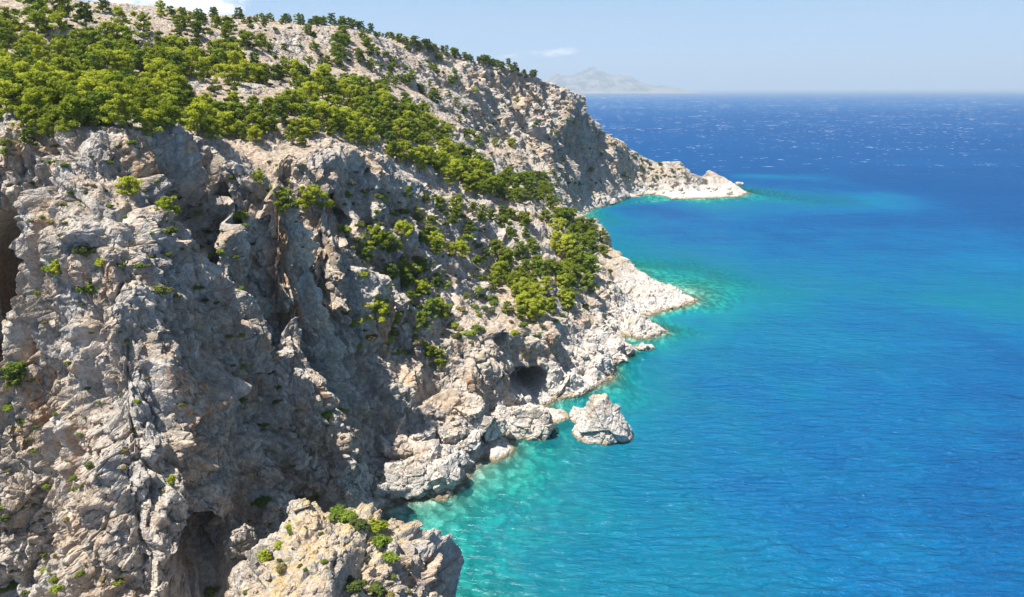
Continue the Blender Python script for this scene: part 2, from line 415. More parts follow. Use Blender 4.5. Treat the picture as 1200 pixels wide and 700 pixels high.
def displace(x, y, detail=True):
    z = smooth_at(HG, x, y)
    P = np.stack((x, y, z), 1)
    n = base_normal(x, y)
    steep = sstep(0.88, 0.55, n[:, 2])            # 1 on walls
    dist = np.sqrt(x*x+y*y+(z-CAM_H)**2)
    under = sstep(0.5, -3.0, z)
    farm = sstep(380, 560, y)*sstep(30, 55, z)
    head = sstep(95, 120, x)*sstep(560, 620, y)
    left = sstep(-60, -75, x)*sstep(150, 140, y)
    shore = sstep(16, 3, z)*(1-under)
    amp = (1-0.75*under)
    # big lumps and hollows
    d = fbm(P, 1/28.0, 3, 0.5, 1)*(1.0+2.6*steep)*(1+0.7*farm)*sstep(-2,10,z+3*under)
    warp = np.stack((fbm(P, 1/14.0, 2, 0.5, 20), fbm(P, 1/14.0, 2, 0.5, 21), fbm(P, 1/14.0, 2, 0.5, 22)), 1)*1.6
    Q = P + warp
    # upright ribs and runnels on the walls
    lean = np.array([[1, 0, 0], [0, 1, 0], [0.35, 0.1, 1]])
    R = Q@lean
    d = d + (ridged(Q@lean, (1/34.0, 1/34.0, 1/90.0), 2, 0.5, 15)-0.6)*9.0*farm*np.maximum(steep, 0.35)
    d = d + (ridged(R, (1/9.0, 1/9.0, 1/38.0), 3, 0.5, 5)-0.55)*(3.3*steep+0.3)*(1+1.1*farm)*sstep(-1,9,z)
    d = d + (ridged(R, (1/2.6, 1/2.6, 1/9.0), 2, 0.5, 9)-0.5)*(0.75*steep)
    # great slabs and buttresses split by deep upright joints; beds that stand out as ledges
    S = blocks(P + warp*1.5, (1/10.5, 1/12.0, 1/34.0), 31, 1.3)
    d = d + (S[:, 0]*(0.5+3.4*steep)*sstep(0.0, 0.20, S[:, 1]) - sstep(0.09, 0.0, S[:, 1])*(0.8*steep+0.3)*sstep(-0.15, 0.3, fbm(P, 1/7.0, 2, 0.5, 33)))*(1-under)*sstep(1, 8, z)
    beds = P[:, 2]/4.6 + fbm(P, 1/30.0, 3, 0.5, 77)*2.2 + P[:, 0]*0.02
    saw = (beds-np.floor(beds)); saw = np.where(saw < 0.8, saw/0.8, (1-saw)/0.2)-0.5
    d = d + saw*(0.25+0.75*(1-steep))*sstep(-0.3, 0.25, fbm(P, 1/24.0, 2, 0.5, 78))*(1-under)*sstep(1, 6, z)
    crag = (ridged(Q, (1/19.0, 1/19.0, 1/26.0), 3, 0.55, 81)-0.5)*sstep(0.97, 0.80, n[:, 2])*(1-0.5*steep)*sstep(90, 78, z)*(1-under)*sstep(2, 12, z)
    d = d + crag*5.5
    smoothz = sstep(0.0, 0.35, fbm(P, (1/16.0, 1/16.0, 1/24.0), 2, 0.5, 83))*steep      # broad smooth faces between the broken ones
    # joint-bounded blocks, three sizes
    rocky = np.clip(0.08+sstep(-0.12, 0.30, fbm(P, 1/17.0, 3, 0.6, 40)), 0, 1)
    rocky = np.maximum(rocky, np.maximum(steep, shore))
    B = blocks(Q, (1/7.0, 1/7.0, 1/9.5), 3, 1.1)
    d = d + (B[:, 0]*sstep(0.0, 0.10, B[:, 1])*(0.65+1.0*steep+0.7*shore) - sstep(0.12, 0.0, B[:, 1])*0.7)*rocky*amp*(1-0.3*smoothz)
    B2 = blocks(Q*1.0+7, (1/2.7, 1/2.7, 1/3.4), 5, 1.4)
    d = d + (B2[:, 0]*(0.5+0.35*steep+0.05*shore) - sstep(0.12, 0.0, B2[:, 1])*0.35)*rocky*amp*(1-0.5*smoothz)
    if detail:
        Q2 = P + warp*0.25
        B3 = blocks(Q2, (1/1.05, 1/1.05, 1/1.35), 8, 1.3)
        d = d + (B3[:, 0]*0.42 - sstep(0.1, 0.0, B3[:, 1])*0.12)*np.maximum(rocky, 0.45)*amp*1.25*(1-0.35*smoothz)*(1-0.35*shore)*(0.6+0.4*sstep(-0.2, 0.3, fbm(P, 1/9.0, 2, 0.5, 60)))
        d = d + fbm(P, 1/1.3, 3, 0.6, 70)*0.28*amp*(0.3+0.7*rocky)
    # below water: rounded boulders
    d = d*(1-0.1*under)*(1-0.35*head) + head*0.6
    d = d - 5.0*sstep(-62, -55, x)*sstep(-34, -38, x)*sstep(140, 150, y)*sstep(178, 170, y)*sstep(18, 30, z)
    beach = sstep(-48, -42, x)*sstep(8, 0, x)*sstep(148, 152, y)*sstep(200, 188, y)*sstep(14, 9, z)
    d = d*(1-0.45*beach) - 0.8*beach*sstep(0.5, 3, z)
    d = d + 0.1*rocky
    # keep the shore where it is
    near0 = np.exp(-(z/2.2)**2)
    d = d*(1-0.40*near0)
    # direction: mostly sideways out of the walls
    dirn = wide_normal(x, y)+n; dirn /= np.linalg.norm(dirn, axis=1)[:, None]; dirn[:, 2] = dirn[:, 2]*(1-0.35*steep)
    out = P + dirn*d[:, None]
    for c, r, p in CAVES:
        wgt = ell(P, c, r)
        out = out + wgt[:, None]*np.array(p)
    earth = sstep(0.74, 0.87, n[:, 2])*sstep(0.62, 0.30, rocky)*sstep(8, 16, z)
    return out, dict(steep=steep, rocky=rocky, earth=earth)
QUICK = False
# ------------------------------------------------------------------ land mesh: coarse grid, split where it is near and steep
def mesh_from(name, V, F, smooth=False):
    me = bpy.data.meshes.new(name)
    me.vertices.add(len(V)); me.vertices.foreach_set('co', np.asarray(V, np.float32).ravel())
    F = np.asarray(F, np.int32); k = F.shape[1]
    me.loops.add(F.size); me.loops.foreach_set('vertex_index', F.ravel())
    me.polygons.add(len(F))
    me.polygons.foreach_set('loop_start', np.arange(0, F.size, k, dtype=np.int32))
    me.polygons.foreach_set('loop_total', np.full(len(F), k, np.int32))
    me.polygons.foreach_set('use_smooth', np.full(len(F), smooth, bool))
    me.update(calc_edges=True)
    return me
def subdivide_adaptive(V, T, pos_fn, px_in, px_out, fpx=692.0, rounds=12, maxtri=2600000):
    P = pos_fn(V)
    for r in range(rounds):
        E = np.concatenate((T[:, [0, 1]], T[:, [1, 2]], T[:, [2, 0]]))
        Es = np.sort(E, 1)
        key = Es[:, 0].astype(np.int64)*(len(V)+1)+Es[:, 1]
        uq, first, inv = np.unique(key, return_index=True, return_inverse=True)
        ue = Es[first]
        a, b = P[ue[:, 0]], P[ue[:, 1]]
        mid = (a+b)/2
        L = np.linalg.norm(a-b, axis=1)
        px, py, dep = project(mid)
        dist = np.linalg.norm(mid-np.array((0, 0, CAM_H)), axis=1)
        inside = (dep > 1) & (px > -90) & (px < 1290) & (py > -60) & (py < 780)
        uw = sstep(-1.0, -5.0, mid[:, 2])
        lim = np.where(inside, px_in*(1+2.0*uw), px_out*(1+uw))
        split = (L/dist*fpx > lim) & (L > 0.22)
        if mid.shape[0] and not split.any(): break
        nid = np.full(len(uq), -1, np.int64); nid[split] = len(V)+np.arange(split.sum())
        V = np.concatenate((V, (V[ue[split, 0]]+V[ue[split, 1]])/2))
        P = np.concatenate((P, pos_fn(V[len(P):])))
        m = nid[inv].reshape(3, -1).T           # m[:,0] on edge 01, m[:,1] on 12, m[:,2] on 20
        t0, t1, t2 = T[:, 0], T[:, 1], T[:, 2]; s = m >= 0; c = s.sum(1)
        out = [T[c == 0]]
        q = c == 3; a0, a1, a2 = t0[q], t1[q], t2[q]; m0, m1, m2 = m[q].T
        out += [np.stack(z, 1) for z in ((a0, m0, m2), (m0, a1, m1), (m2, m1, a2), (m0, m1, m2))]
        for k in range(3):
            R = np.roll(T, -k, axis=1); M = np.roll(m, -k, axis=1); S = np.roll(s, -k, axis=1)
            q = (c == 1) & S[:, 0]
            out += [np.stack((R[q, 0], M[q, 0], R[q, 2]), 1), np.stack((M[q, 0], R[q, 1], R[q, 2]), 1)]
            q = (c == 2) & S[:, 0] & S[:, 1]
            out += [np.stack((M[q, 0], R[q, 1], M[q, 1]), 1), np.stack((R[q, 0], M[q, 0], R[q, 2]), 1), np.stack((M[q, 0], M[q, 1], R[q, 2]), 1)]
        T = np.concatenate(out)
        if len(T) > maxtri: break
    return V, T
def pos_coarse(xy): return np.stack((xy[:, 0], xy[:, 1], smooth_at(HG, xy[:, 0], xy[:, 1])), 1)
def land_xy(px_in, px_out):
    step = 6.0
    xs = np.arange(X0, X1-1, step); ys = np.arange(Y0, Y1-1, step)
    gx, gy = np.meshgrid(xs, ys); V = np.stack((gx.ravel(), gy.ravel()), 1)
    nx = len(xs); i, j = np.meshgrid(np.arange(nx-1), np.arange(len(ys)-1)); k = (j*nx+i).ravel()
    T = np.concatenate((np.stack((k, k+1, k+nx+1), 1), np.stack((k, k+nx+1, k+nx), 1)))
    z = bil(HG, V[:, 0], V[:, 1])
    T = T[z[T].max(1) > -34]
    return subdivide_adaptive(V, T, pos_coarse, px_in, px_out)
PXIN = 6.0 if QUICK else 1.9
lxy, lT = land_xy(PXIN, 16.0 if QUICK else 8.0)
print('land tris', len(lT), time.time()-T0)
lP, lA = displace(lxy[:, 0], lxy[:, 1])
print('displaced', time.time()-T0)
l_earth = lA['earth']
used = np.unique(lT); remap = np.full(len(lxy), -1); remap[used] = np.arange(len(used))
lP = lP[used]; lT = remap[lT]
me = mesh_from('land', lP, lT)
at = me.attributes.new('earth', 'FLOAT', 'POINT'); at.data.foreach_set('value', l_earth[used].astype(np.float32))
land = bpy.data.objects.new('cliff_terrain', me); COL.objects.link(land)
land['kind'] = 'structure'
land['label'] = 'pale limestone cliffs and dry slopes along the coast'
print('land mesh', time.time()-T0)
# ------------------------------------------------------------------ materials
def new_mat(name):
    m = bpy.data.materials.new(name); m.use_nodes = True; m.node_tree.nodes.clear()
    gg = G(m.node_tree); o = gg.n('ShaderNodeOutputMaterial')
    return m, gg, o
SEEPS = [(*PY(228,665,104), 10.0), (*PY(205,430,114), 9.0), (*PY(320,430,141), 9.0), (*PY(100,320,114), 7.0), (*PY(5,250,122), 8.0), (*PY(590,395,206), 9.0), (*PY(410,300,190), 7.0), (*PY(600,110,590), 30.0), (*PY(660,150,600), 26.0)]   # rusty seepage on the walls
def rock_material(name='limestone', white=0.0):
    m, g, out = new_mat(name)
    geo = g.n('ShaderNodeNewGeometry'); P = geo.outputs['Position']
    sp = g.n('ShaderNodeSeparateXYZ'); g.L(P, sp.inputs[0]); z = sp.outputs[2]
    sn = g.n('ShaderNodeSeparateXYZ'); g.L(geo.outputs['True Normal'], sn.inputs[0]); nz = sn.outputs[2]
    big = g.noise(P, 0.035, 4, 0.55)
    mid = g.noise(P, 0.16, 6, 0.62, 0.4)
    fine = g.noise(P, 0.9, 7, 0.68)
    grit = g.noise(P, 4.0, 4, 0.65)
    c = g.mix(g.ramp(mid, 0.34, 0.66), (0.395, 0.36, 0.315), (0.61, 0.56, 0.49))
    c = g.mix(g.ramp(fine, 0.40, 0.64), g.mix(1.0, c, (0.66, 0.65, 0.64), 'MULTIPLY'), c)
    c = g.mix(g.math('MULTIPLY', g.ramp(grit, 0.50, 0.70), 0.38), c, (0.62, 0.60, 0.565))
    c = g.mix(g.math('MULTIPLY', g.ramp(grit, 0.46, 0.30), 0.55), c, (0.15, 0.15, 0.15))
    # upright runnels: grey-blue water stains, rust and ochre seepage on the walls
    wall = g.ramp(nz, 0.72, 0.30)
    Ps = g.mapping(P, scale=(1.0, 1.0, 0.14))
    st = g.noise(Ps, 0.42, 5, 0.6, 0.3)
    c = g.mix(g.math('MULTIPLY', g.math('MULTIPLY', g.ramp(st, 0.50, 0.66), wall), 0.62), c, (0.155, 0.165, 0.19))
    st2 = g.noise(Ps, 0.27, 5, 0.6, 0.5)
    rustzone = g.ramp(g.noise(P, 0.055, 3, 0.5, 0.3), 0.46, 0.60)
    for cx, cy, cz, cr_ in SEEPS:
        v_ = g.n('ShaderNodeVectorMath', operation='DISTANCE'); g.L(P, v_.inputs[0]); v_.inputs[1].default_value = (cx, cy, cz)
        rustzone = g.math('MAXIMUM', rustzone, g.ramp(g.math('ADD', v_.outputs['Value'], g.math('MULTIPLY', mid, cr_*0.8)), cr_*1.35, cr_*0.8))
    rust = g.math('MULTIPLY', g.math('MULTIPLY', g.ramp(st2, 0.47, 0.60), rustzone), g.ramp(nz, 0.62, 0.15))
    c = g.mix(g.math('MULTIPLY', rust, 0.85), c, g.mix(g.ramp(fine, 0.4, 0.6), (0.36, 0.19, 0.095), (0.52, 0.36, 0.215)))
    # warm weathering everywhere
    warm = g.ramp(g.noise(P, 0.09, 5, 0.6, 0.5), 0.42, 0.66)
    c = g.mix(g.math('MULTIPLY', warm, 0.65), c, g.mix(1.0, c, (1.14, 0.90, 0.66), 'MULTIPLY'))
    # bleached, salt-washed rock above the tide
    sea = g.ramp(g.math('ADD', z, g.math('MULTIPLY', mid, -14.0)), 8.0, -3.0)
    c = g.mix(g.math('MULTIPLY', sea, 0.62), c, g.mix(g.ramp(fine, 0.36, 0.56), (0.37, 0.345, 0.315), (0.61, 0.575, 0.525)))
    # reddish tan earth lying on the gentler slopes
    flat = g.ramp(g.math('ADD', nz, g.math('MULTIPLY', g.math('SUBTRACT', mid, 0.5), 0.9)), 0.80, 0.92)
    earth = g.mix(g.ramp(fine, 0.38, 0.62), (0.30, 0.225, 0.16), (0.47, 0.39, 0.30))
    ea = g.n('ShaderNodeAttribute', attribute_name='earth').outputs['Fac']
    earthf = g.math('MAXIMUM', g.math('MULTIPLY', g.math('MULTIPLY', flat, 0.6), g.ramp(z, 9.0, 18.0)), g.ramp(g.math('ADD', ea, g.math('MULTIPLY', g.math('SUBTRACT', fine, 0.5), 0.8)), 0.35, 0.65))
    c = g.mix(g.math('MULTIPLY', earthf, 0.85), c, earth)
    if True:
        # straw-coloured dry grass on the near knoll
        v = g.n('ShaderNodeVectorMath', operation='DISTANCE'); g.L(P, v.inputs[0]); v.inputs[1].default_value = (-30, 94, 33)
        kn = g.math('MULTIPLY', g.ramp(g.math('ADD', v.outputs['Value'], g.math('MULTIPLY', mid, 14.0)), 25.0, 15.0), g.ramp(g.math('ADD', nz, g.math('MULTIPLY', g.math('SUBTRACT', fine, 0.5), 0.8)), 0.78, 0.92))
        c = g.mix(g.math('MULTIPLY', kn, 0.9), c, g.mix(g.ramp(grit, 0.35, 0.65), (0.38, 0.26, 0.115), (0.56, 0.42, 0.20)))
    # thin cover of low scrub and moss
    gr = g.noise(P, 0.33, 6, 0.68, 0.6)
    grf = g.math('MULTIPLY', g.math('MULTIPLY', g.ramp(gr, 0.55, 0.66), g.ramp(nz, 0.35, 0.75)), g.ramp(z, 9.0, 22.0))
    c = g.mix(g.math('MULTIPLY', grf, 0.62), c, g.mix(g.ramp(fine, 0.4, 0.6), (0.075, 0.085, 0.03), (0.17, 0.155, 0.07)))
    # wet band and algae at the waterline, pale sea bed below
    zz = g.math('ADD', z, g.math('MULTIPLY', g.math('SUBTRACT', mid, 0.5), 1.6))
    c = g.mix(g.math('MULTIPLY', g.ramp(zz, 0.95, 0.45), 0.8), c, (0.27, 0.20, 0.11))
    c = g.mix(g.math('MULTIPLY', g.ramp(zz, 0.3, 0.1), 0.8), c, (0.13, 0.105, 0.06))
    vb = g.n('ShaderNodeTexVoronoi', feature='SMOOTH_F1'); vb.inputs['Scale'].default_value = 0.30; vb.inputs['Smoothness'].default_value = 0.35
    wv = g.n('ShaderNodeVectorMath', operation='ADD'); g.L(P, wv.inputs[0])
    nw = g.n('ShaderNodeTexNoise'); g.L(P, nw.inputs['Vector']); nw.inputs['Scale'].default_value = 0.25
    sw = g.n('ShaderNodeVectorMath', operation='SCALE'); g.L(nw.outputs['Color'], sw.inputs[0]); sw.inputs['Scale'].default_value = 5.0
    g.L(sw.outputs[0], wv.inputs[1]); g.L(wv.outputs[0], vb.inputs['Vector'])
    bf = g.math('ADD', g.ramp(vb.outputs['Distance'], 0.25, 0.75), g.math('MULTIPLY', g.ramp(g.noise(P, 0.06, 4, 0.6, 0.3), 0.45, 0.62), 0.7))
    bed = g.mix(g.math('MULTIPLY', bf, 0.85), (0.62, 0.60, 0.47), (0.13, 0.15, 0.10))
    bed = g.mix(g.ramp(g.noise(P, 0.5, 4, 0.6), 0.4, 0.6), bed, g.mix(1.0, bed, (0.6, 0.62, 0.6), 'MULTIPLY'))
    c = g.mix(g.ramp(zz, -0.15, -0.6), c, bed)
    b1 = g.n('ShaderNodeBump'); b1.inputs['Strength'].default_value = 0.9; b1.inputs['Distance'].default_value = 0.45
    h = g.math('ADD', g.math('MULTIPLY', fine, 1.0), g.math('MULTIPLY', grit, 0.28))
    crk = g.n('ShaderNodeTexVoronoi', feature='DISTANCE_TO_EDGE'); g.L(g.mapping(P, rot=(0.2, 0.1, 0.4), scale=(1, 1, 0.6)), crk.inputs['Vector']); crk.inputs['Scale'].default_value = 0.85
    h = g.math('ADD', h, g.math('MULTIPLY', g.ramp(crk.outputs['Distance'], 0.0, 0.09), 0.22))
    g.L(h, b1.inputs['Height'])
    b = g.n('ShaderNodeBsdfPrincipled'); g.setin(b, 'Base Color', c); b.inputs['Roughness'].default_value = 0.9
    b.inputs['Specular IOR Level'].default_value = 0.2
    g.L(b1.outputs[0], b.inputs['Normal'])
    g.L(b.outputs[0], out.inputs[0])
    return m
M_ROCK = rock_material()
land.data.materials.append(M_ROCK)

def leaf_material(name, ca, cb, trans=0.42):
    m, g, out = new_mat(name)
    oi = g.n('ShaderNodeObjectInfo'); geo = g.n('ShaderNodeNewGeometry')
    nz = g.noise(geo.outputs['Position'], 1.7, 4, 0.7)
    f = g.math('ADD', g.math('MULTIPLY', nz, 0.9), g.math('MULTIPLY', g.math('SUBTRACT', oi.outputs['Random'], 0.5), 0.55))
    c = g.mix(g.ramp(f, 0.12, 0.85), ca, cb)
    d = g.n('ShaderNodeBsdfDiffuse'); g.L(c, d.inputs[0])
    t = g.n('ShaderNodeBsdfTranslucent'); g.L(g.mix(1.0, c, (1.25, 1.25, 0.55), 'MULTIPLY'), t.inputs[0])
    ms = g.n('ShaderNodeMixShader'); ms.inputs[0].default_value = trans
    g.L(d.outputs[0], ms.inputs[1]); g.L(t.outputs[0], ms.inputs[2])
    g.L(ms.outputs[0], out.inputs[0])
    return m
M_PINE = leaf_material('pine_needles', (0.175, 0.225, 0.028), (0.48, 0.51, 0.062))
M_PINE_DARK = leaf_material('pine_needles_dark', (0.105, 0.155, 0.026), (0.27, 0.34, 0.05), 0.25)
M_SHRUB = leaf_material('shrub_leaves', (0.075, 0.105, 0.030), (0.19, 0.20, 0.055), 0.25)
M_DRY = leaf_material('dry_shrub_leaves', (0.16, 0.125, 0.055), (0.26, 0.23, 0.09), 0.2)
m, g, out = new_mat('bark'); geo = g.n('ShaderNodeNewGeometry')
b = g.n('ShaderNodeBsdfPrincipled'); b.inputs['Roughness'].default_value = 0.95
g.L(g.mix(g.ramp(g.noise(geo.outputs['Position'], 3.0, 4, 0.6), 0.35, 0.65), (0.10, 0.075, 0.055), (0.23, 0.19, 0.155)), b.inputs['Base Color'])
g.L(b.outputs[0], out.inputs[0]); M_BARK = m
# ------------------------------------------------------------------ the sea
def axis(lo, hi, step, far_lo, far_hi):
    a = list(np.arange(lo, hi+0.1, step)); s = step
    p = a[-1]
    while p < far_hi: s *= 1.35; p = min(p+s, far_hi); a.append(p)
    s = step; p = a[0]; b = []
    while p > far_lo: s *= 1.35; p = max(p-s, far_lo); b.append(p)
    return np.array(b[::-1]+a)
ax_ = axis(-60, 420, 2.5, -90000, 90000); ay_ = axis(44, 890, 2.5, -400, 120000)
gx, gy = np.meshgrid(ax_, ay_); sx, sy = gx.ravel(), gy.ravel()
HD = gblur(np.minimum(HG, 3.0), 3.2)
dep = -bil(HD, sx, sy)
wob = fbm(np.stack((sx, sy, sx*0), 1), 1/26.0, 4, 0.55, 91)
edge = np.minimum(np.minimum(sx-X0, X1-sx), np.minimum(sy-Y0-10, Y1-sy))
dep = dep + wob*np.clip(dep, 0, 20)*0.55
dep = dep*sstep(0, 60, edge) + 40*(1-sstep(0, 60, edge))
nx = len(ax_); i, j = np.meshgrid(np.arange(nx-1), np.arange(len(ay_)-1)); k = (j*nx+i).ravel()
sme = mesh_from('sea', np.stack((sx, sy, np.zeros(len(sx))), 1), np.stack((k, k+1, k+nx+1, k+nx), 1), True)
at = sme.attributes.new('depth', 'FLOAT', 'POINT'); at.data.foreach_set('value', dep.astype(np.float32))
sea = bpy.data.objects.new('sea_water', sme); COL.objects.link(sea)
sea['kind'] = 'structure'; sea['label'] = 'clear blue sea, turquoise in the shallows, with whitecaps offshore'
m, g, out = new_mat('sea_water')
geo = g.n('ShaderNodeNewGeometry'); P = geo.outputs['Position']
sp = g.n('ShaderNodeSeparateXYZ'); g.L(P, sp.inputs[0]); X, Yc = sp.outputs[0], sp.outputs[1]
att = g.n('ShaderNodeAttribute', attribute_name='depth'); D = att.outputs['Fac']
Dm = g.math('MAXIMUM', D, 0.02)
# wind-drawn patches in the open water; cloud shadow painted as broader bands
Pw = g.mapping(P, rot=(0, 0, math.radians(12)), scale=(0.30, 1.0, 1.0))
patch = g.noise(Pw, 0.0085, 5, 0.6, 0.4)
cloud_bands = g.noise(Pw, 0.0022, 3, 0.5, 0.3)
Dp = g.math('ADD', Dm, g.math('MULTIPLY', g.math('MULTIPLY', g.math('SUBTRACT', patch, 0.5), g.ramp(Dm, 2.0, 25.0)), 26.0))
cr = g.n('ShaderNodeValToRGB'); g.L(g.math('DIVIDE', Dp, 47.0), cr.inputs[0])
stops = [(0.0, (0.04, 0.34, 0.30)), (0.07, (0.006, 0.27, 0.305)), (0.16, (0.0, 0.208, 0.335)), (0.28, (0.0, 0.168, 0.335)),
         (0.42, (0.0, 0.128, 0.315)), (0.60, (0.0, 0.090, 0.265)), (0.80, (0.0, 0.074, 0.235)), (1.0, (0.0, 0.066, 0.215))]
e = cr.color_ramp.elements
e[0].position = 0; e[0].color = (*stops[0][1], 1); e[1].position = 1; e[1].color = (*stops[-1][1], 1)
for p_, c_ in stops[1:-1]:
    q = e.new(p_); q.color = (*c_, 1)
body = cr.outputs[0]
body = g.mix(g.math('MULTIPLY', g.ramp(cloud_bands, 0.42, 0.62), g.math('MULTIPLY', g.ramp(Yc, 420.0, 800.0), 0.45)), body, (0.0, 0.055, 0.19))  # cloud shadow on the far sea, put into the colour as darker blue
body = g.mix(g.math('MULTIPLY', g.ramp(Yc, 1500.0, 6000.0), 0.5), body, (0.0, 0.100, 0.27))
# waves: a swell, wind waves, ripples
dirm = math.radians(-9)
w1 = g.noise(g.mapping(P, rot=(0, 0, dirm), scale=(0.35, 1.0, 1.0)), 0.22, 3, 0.5, 0.6)
w2 = g.noise(g.mapping(P, rot=(0, 0, dirm+0.15), scale=(0.32, 1.0, 1.0)), 0.62, 4, 0.6, 0.8)
w3 = g.noise(g.mapping(P, rot=(0, 0, dirm-0.3), scale=(0.5, 1.0, 1.0)), 1.9, 3, 0.6, 0.3)
far = g.ramp(Yc, 300.0, 2500.0)
w4 = g.noise(g.mapping(P, rot=(0, 0, 0.05), scale=(0.3, 1.0, 1.0)), 0.05, 4, 0.6, 0.5)
h = g.math('ADD', g.math('ADD', g.math('MULTIPLY', w1, 3.6), g.math('MULTIPLY', w2, 2.4)), g.math('ADD', g.math('MULTIPLY', w3, 0.5), g.math('MULTIPLY', g.math('MULTIPLY', w4, 9.0), far)))
bp = g.n('ShaderNodeBump'); g.L(h, bp.inputs['Height']); bp.inputs['Distance'].default_value = 1.0
g.L(g.ramp(Dm, 0.5, 14.0, 0.45, 1.0), bp.inputs['Strength'])
# whitecaps where the wind gets at the water
def caps(sc, a, b, th0, th1):
    n1 = g.noise(g.mapping(P, rot=(0, 0, 0.06), scale=(0.42, 1.0, 1.0)), sc, 3, 0.62, 0.3)
    grp = g.noise(P, sc*0.09, 3, 0.6)
    v = g.math('ADD', n1, g.math('MULTIPLY', g.math('SUBTRACT', grp, 0.5), 0.35))
    return g.math('MULTIPLY', g.ramp(v, th0, th1), g.math('MULTIPLY', g.ramp(Yc, a, a*1.35), g.ramp(Yc, b*1.35, b)))
wc = g.math('MAXIMUM', caps(0.11, 780.0, 2000.0, 0.66, 0.72), g.math('MAXIMUM', caps(0.05, 1500.0, 4500.0, 0.64, 0.70), caps(0.022, 3500.0, 14000.0, 0.63, 0.69)))
wc = g.math('MULTIPLY', wc, 0.85)
strk = g.noise(g.mapping(P, rot=(0, 0, -0.16), scale=(0.16, 1.0, 1.0)), 0.11, 5, 0.65, 0.8)
body = g.mix(g.math('MULTIPLY', g.ramp(strk, 0.46, 0.66), g.ramp(Dm, 3.0, 18.0, 0.05, 0.38)), body, g.mix(1.0, body, (1.0, 0.62, 0.74), 'MULTIPLY'))
body = g.mix(wc, body, (0.72, 0.75, 0.76))
# a little foam lace right at the rocks
fo = g.noise(P, 0.55, 6, 0.7, 0.8)
foam = g.math('MULTIPLY', g.ramp(g.math('ADD', fo, g.math('MULTIPLY', Dm, -0.22)), 0.50, 0.60), 0.5)
body = g.mix(foam, body, (0.7, 0.75, 0.72))
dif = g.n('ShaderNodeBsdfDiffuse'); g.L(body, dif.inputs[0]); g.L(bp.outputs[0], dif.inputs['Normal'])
# see-through tint: light lost going down and up again
cb = g.n('ShaderNodeCombineXYZ')
for ii, kk in enumerate((0.42, 0.045, 0.05)): g.L(g.math('EXPONENT', g.math('MULTIPLY', Dm, -kk)), cb.inputs[ii])
tr = g.n('ShaderNodeBsdfTransparent'); g.L(cb.outputs[0], tr.inputs[0])
clear = g.math('EXPONENT', g.math('MULTIPLY', Dm, -0.115))
clear = g.math('MULTIPLY', clear, g.math('SUBTRACT', 1.0, foam))
m1 = g.n('ShaderNodeMixShader'); g.L(clear, m1.inputs[0]); g.L(dif.outputs[0], m1.inputs[1]); g.L(tr.outputs[0], m1.inputs[2])
gl = g.n('ShaderNodeBsdfGlossy'); gl.inputs['Roughness'].default_value = 0.16; g.L(bp.outputs[0], gl.inputs['Normal'])
fr = g.n('ShaderNodeFresnel'); fr.inputs[0].default_value = 1.33; g.L(bp.outputs[0], fr.inputs[1])
frc = g.math('MULTIPLY', g.math('MINIMUM', fr.outputs[0], 0.095), 0.9)
frc = g.math('MULTIPLY', frc, g.math('SUBTRACT', 1.0, wc))
m2 = g.n('ShaderNodeMixShader'); g.L(frc, m2.inputs[0]); g.L(m1.outputs[0], m2.inputs[1]); g.L(gl.outputs[0], m2.inputs[2])
g.L(m2.outputs[0], out.inputs[0])
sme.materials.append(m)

# ------------------------------------------------------------------ the mountainous island on the horizon
def build_island():
    Yi = 27000.0
    prof = [(628,104),(640,90),(652,84),(664,85),(676,81),(688,78),(694,76.5),(702,79),(714,80),(728,84),(742,90),(752,94),(762,96.5),(775,98),(786,101),(796,104.5),(806,106.5)]
    xs = np.array([PY(p[0], 104, Yi)[0] for p in prof]); hs = np.array([PY(p[0], p[1], Yi)[2] for p in prof])
    hs = np.maximum(hs, 0); hs = hs/ hs.max()*PY(694,76.5,Yi)[2]
    n1, n2 = 420, 120
    gx = np.linspace(xs[0]-300, xs[-1]+300, n1); gv = np.linspace(-1, 1, n2)
    GX, GV = np.meshgrid(gx, gv)
    ridge = np.interp(GX, xs, hs, 0, 0)
    YY = Yi+GV*2600+fbm(np.stack((GX.ravel(), GX.ravel()*0, GX.ravel()*0), 1), 1/2500.0, 3, 0.5, 4).reshape(GX.shape)*500
    P = np.stack((GX.ravel(), YY.ravel(), GX.ravel()*0), 1)
    rr = ridged(P, 1/1500.0, 6, 0.62, 31).reshape(GX.shape)
    prof_v = np.clip(1-np.abs(GV), 0, 1)**0.8
    Z = ridge*prof_v*(0.80+0.75*(rr-0.45)*(1-prof_v*0.35)) - 8 + 45*fbm(P, 1/500.0, 3, 0.5, 8).reshape(GX.shape)*sstep(0, 0.3, prof_v)
    i, j = np.meshgrid(np.arange(n1-1), np.arange(n2-1)); k = (j*n1+i).ravel()
    me = mesh_from('island', np.stack((P[:, 0], P[:, 1], Z.ravel()), 1), np.stack((k, k+1, k+n1+1, k+n1), 1), True)
    m, g, out = new_mat('island_rock'); geo = g.n('ShaderNodeNewGeometry')
    b = g.n('ShaderNodeBsdfDiffuse')
    c = g.mix(g.ramp(g.noise(geo.outputs['Position'], 0.0025, 6, 0.65), 0.42, 0.6), (0.07, 0.085, 0.06), (0.26, 0.23, 0.20))
    spz = g.n('ShaderNodeSeparateXYZ'); g.L(geo.outputs['Position'], spz.inputs[0])
    c = g.mix(g.math('MULTIPLY', g.ramp(spz.outputs[2], 110.0, 20.0), 0.5), c, (0.36, 0.30, 0.26))
    g.L(c, b.inputs[0]); g.L(b.outputs[0], out.inputs[0])
    me.materials.append(m)
    o = bpy.data.objects.new('island', me); COL.objects.link(o)
    o['kind'] = 'structure'; o['label'] = 'mountainous island on the horizon fading into haze'
build_island()

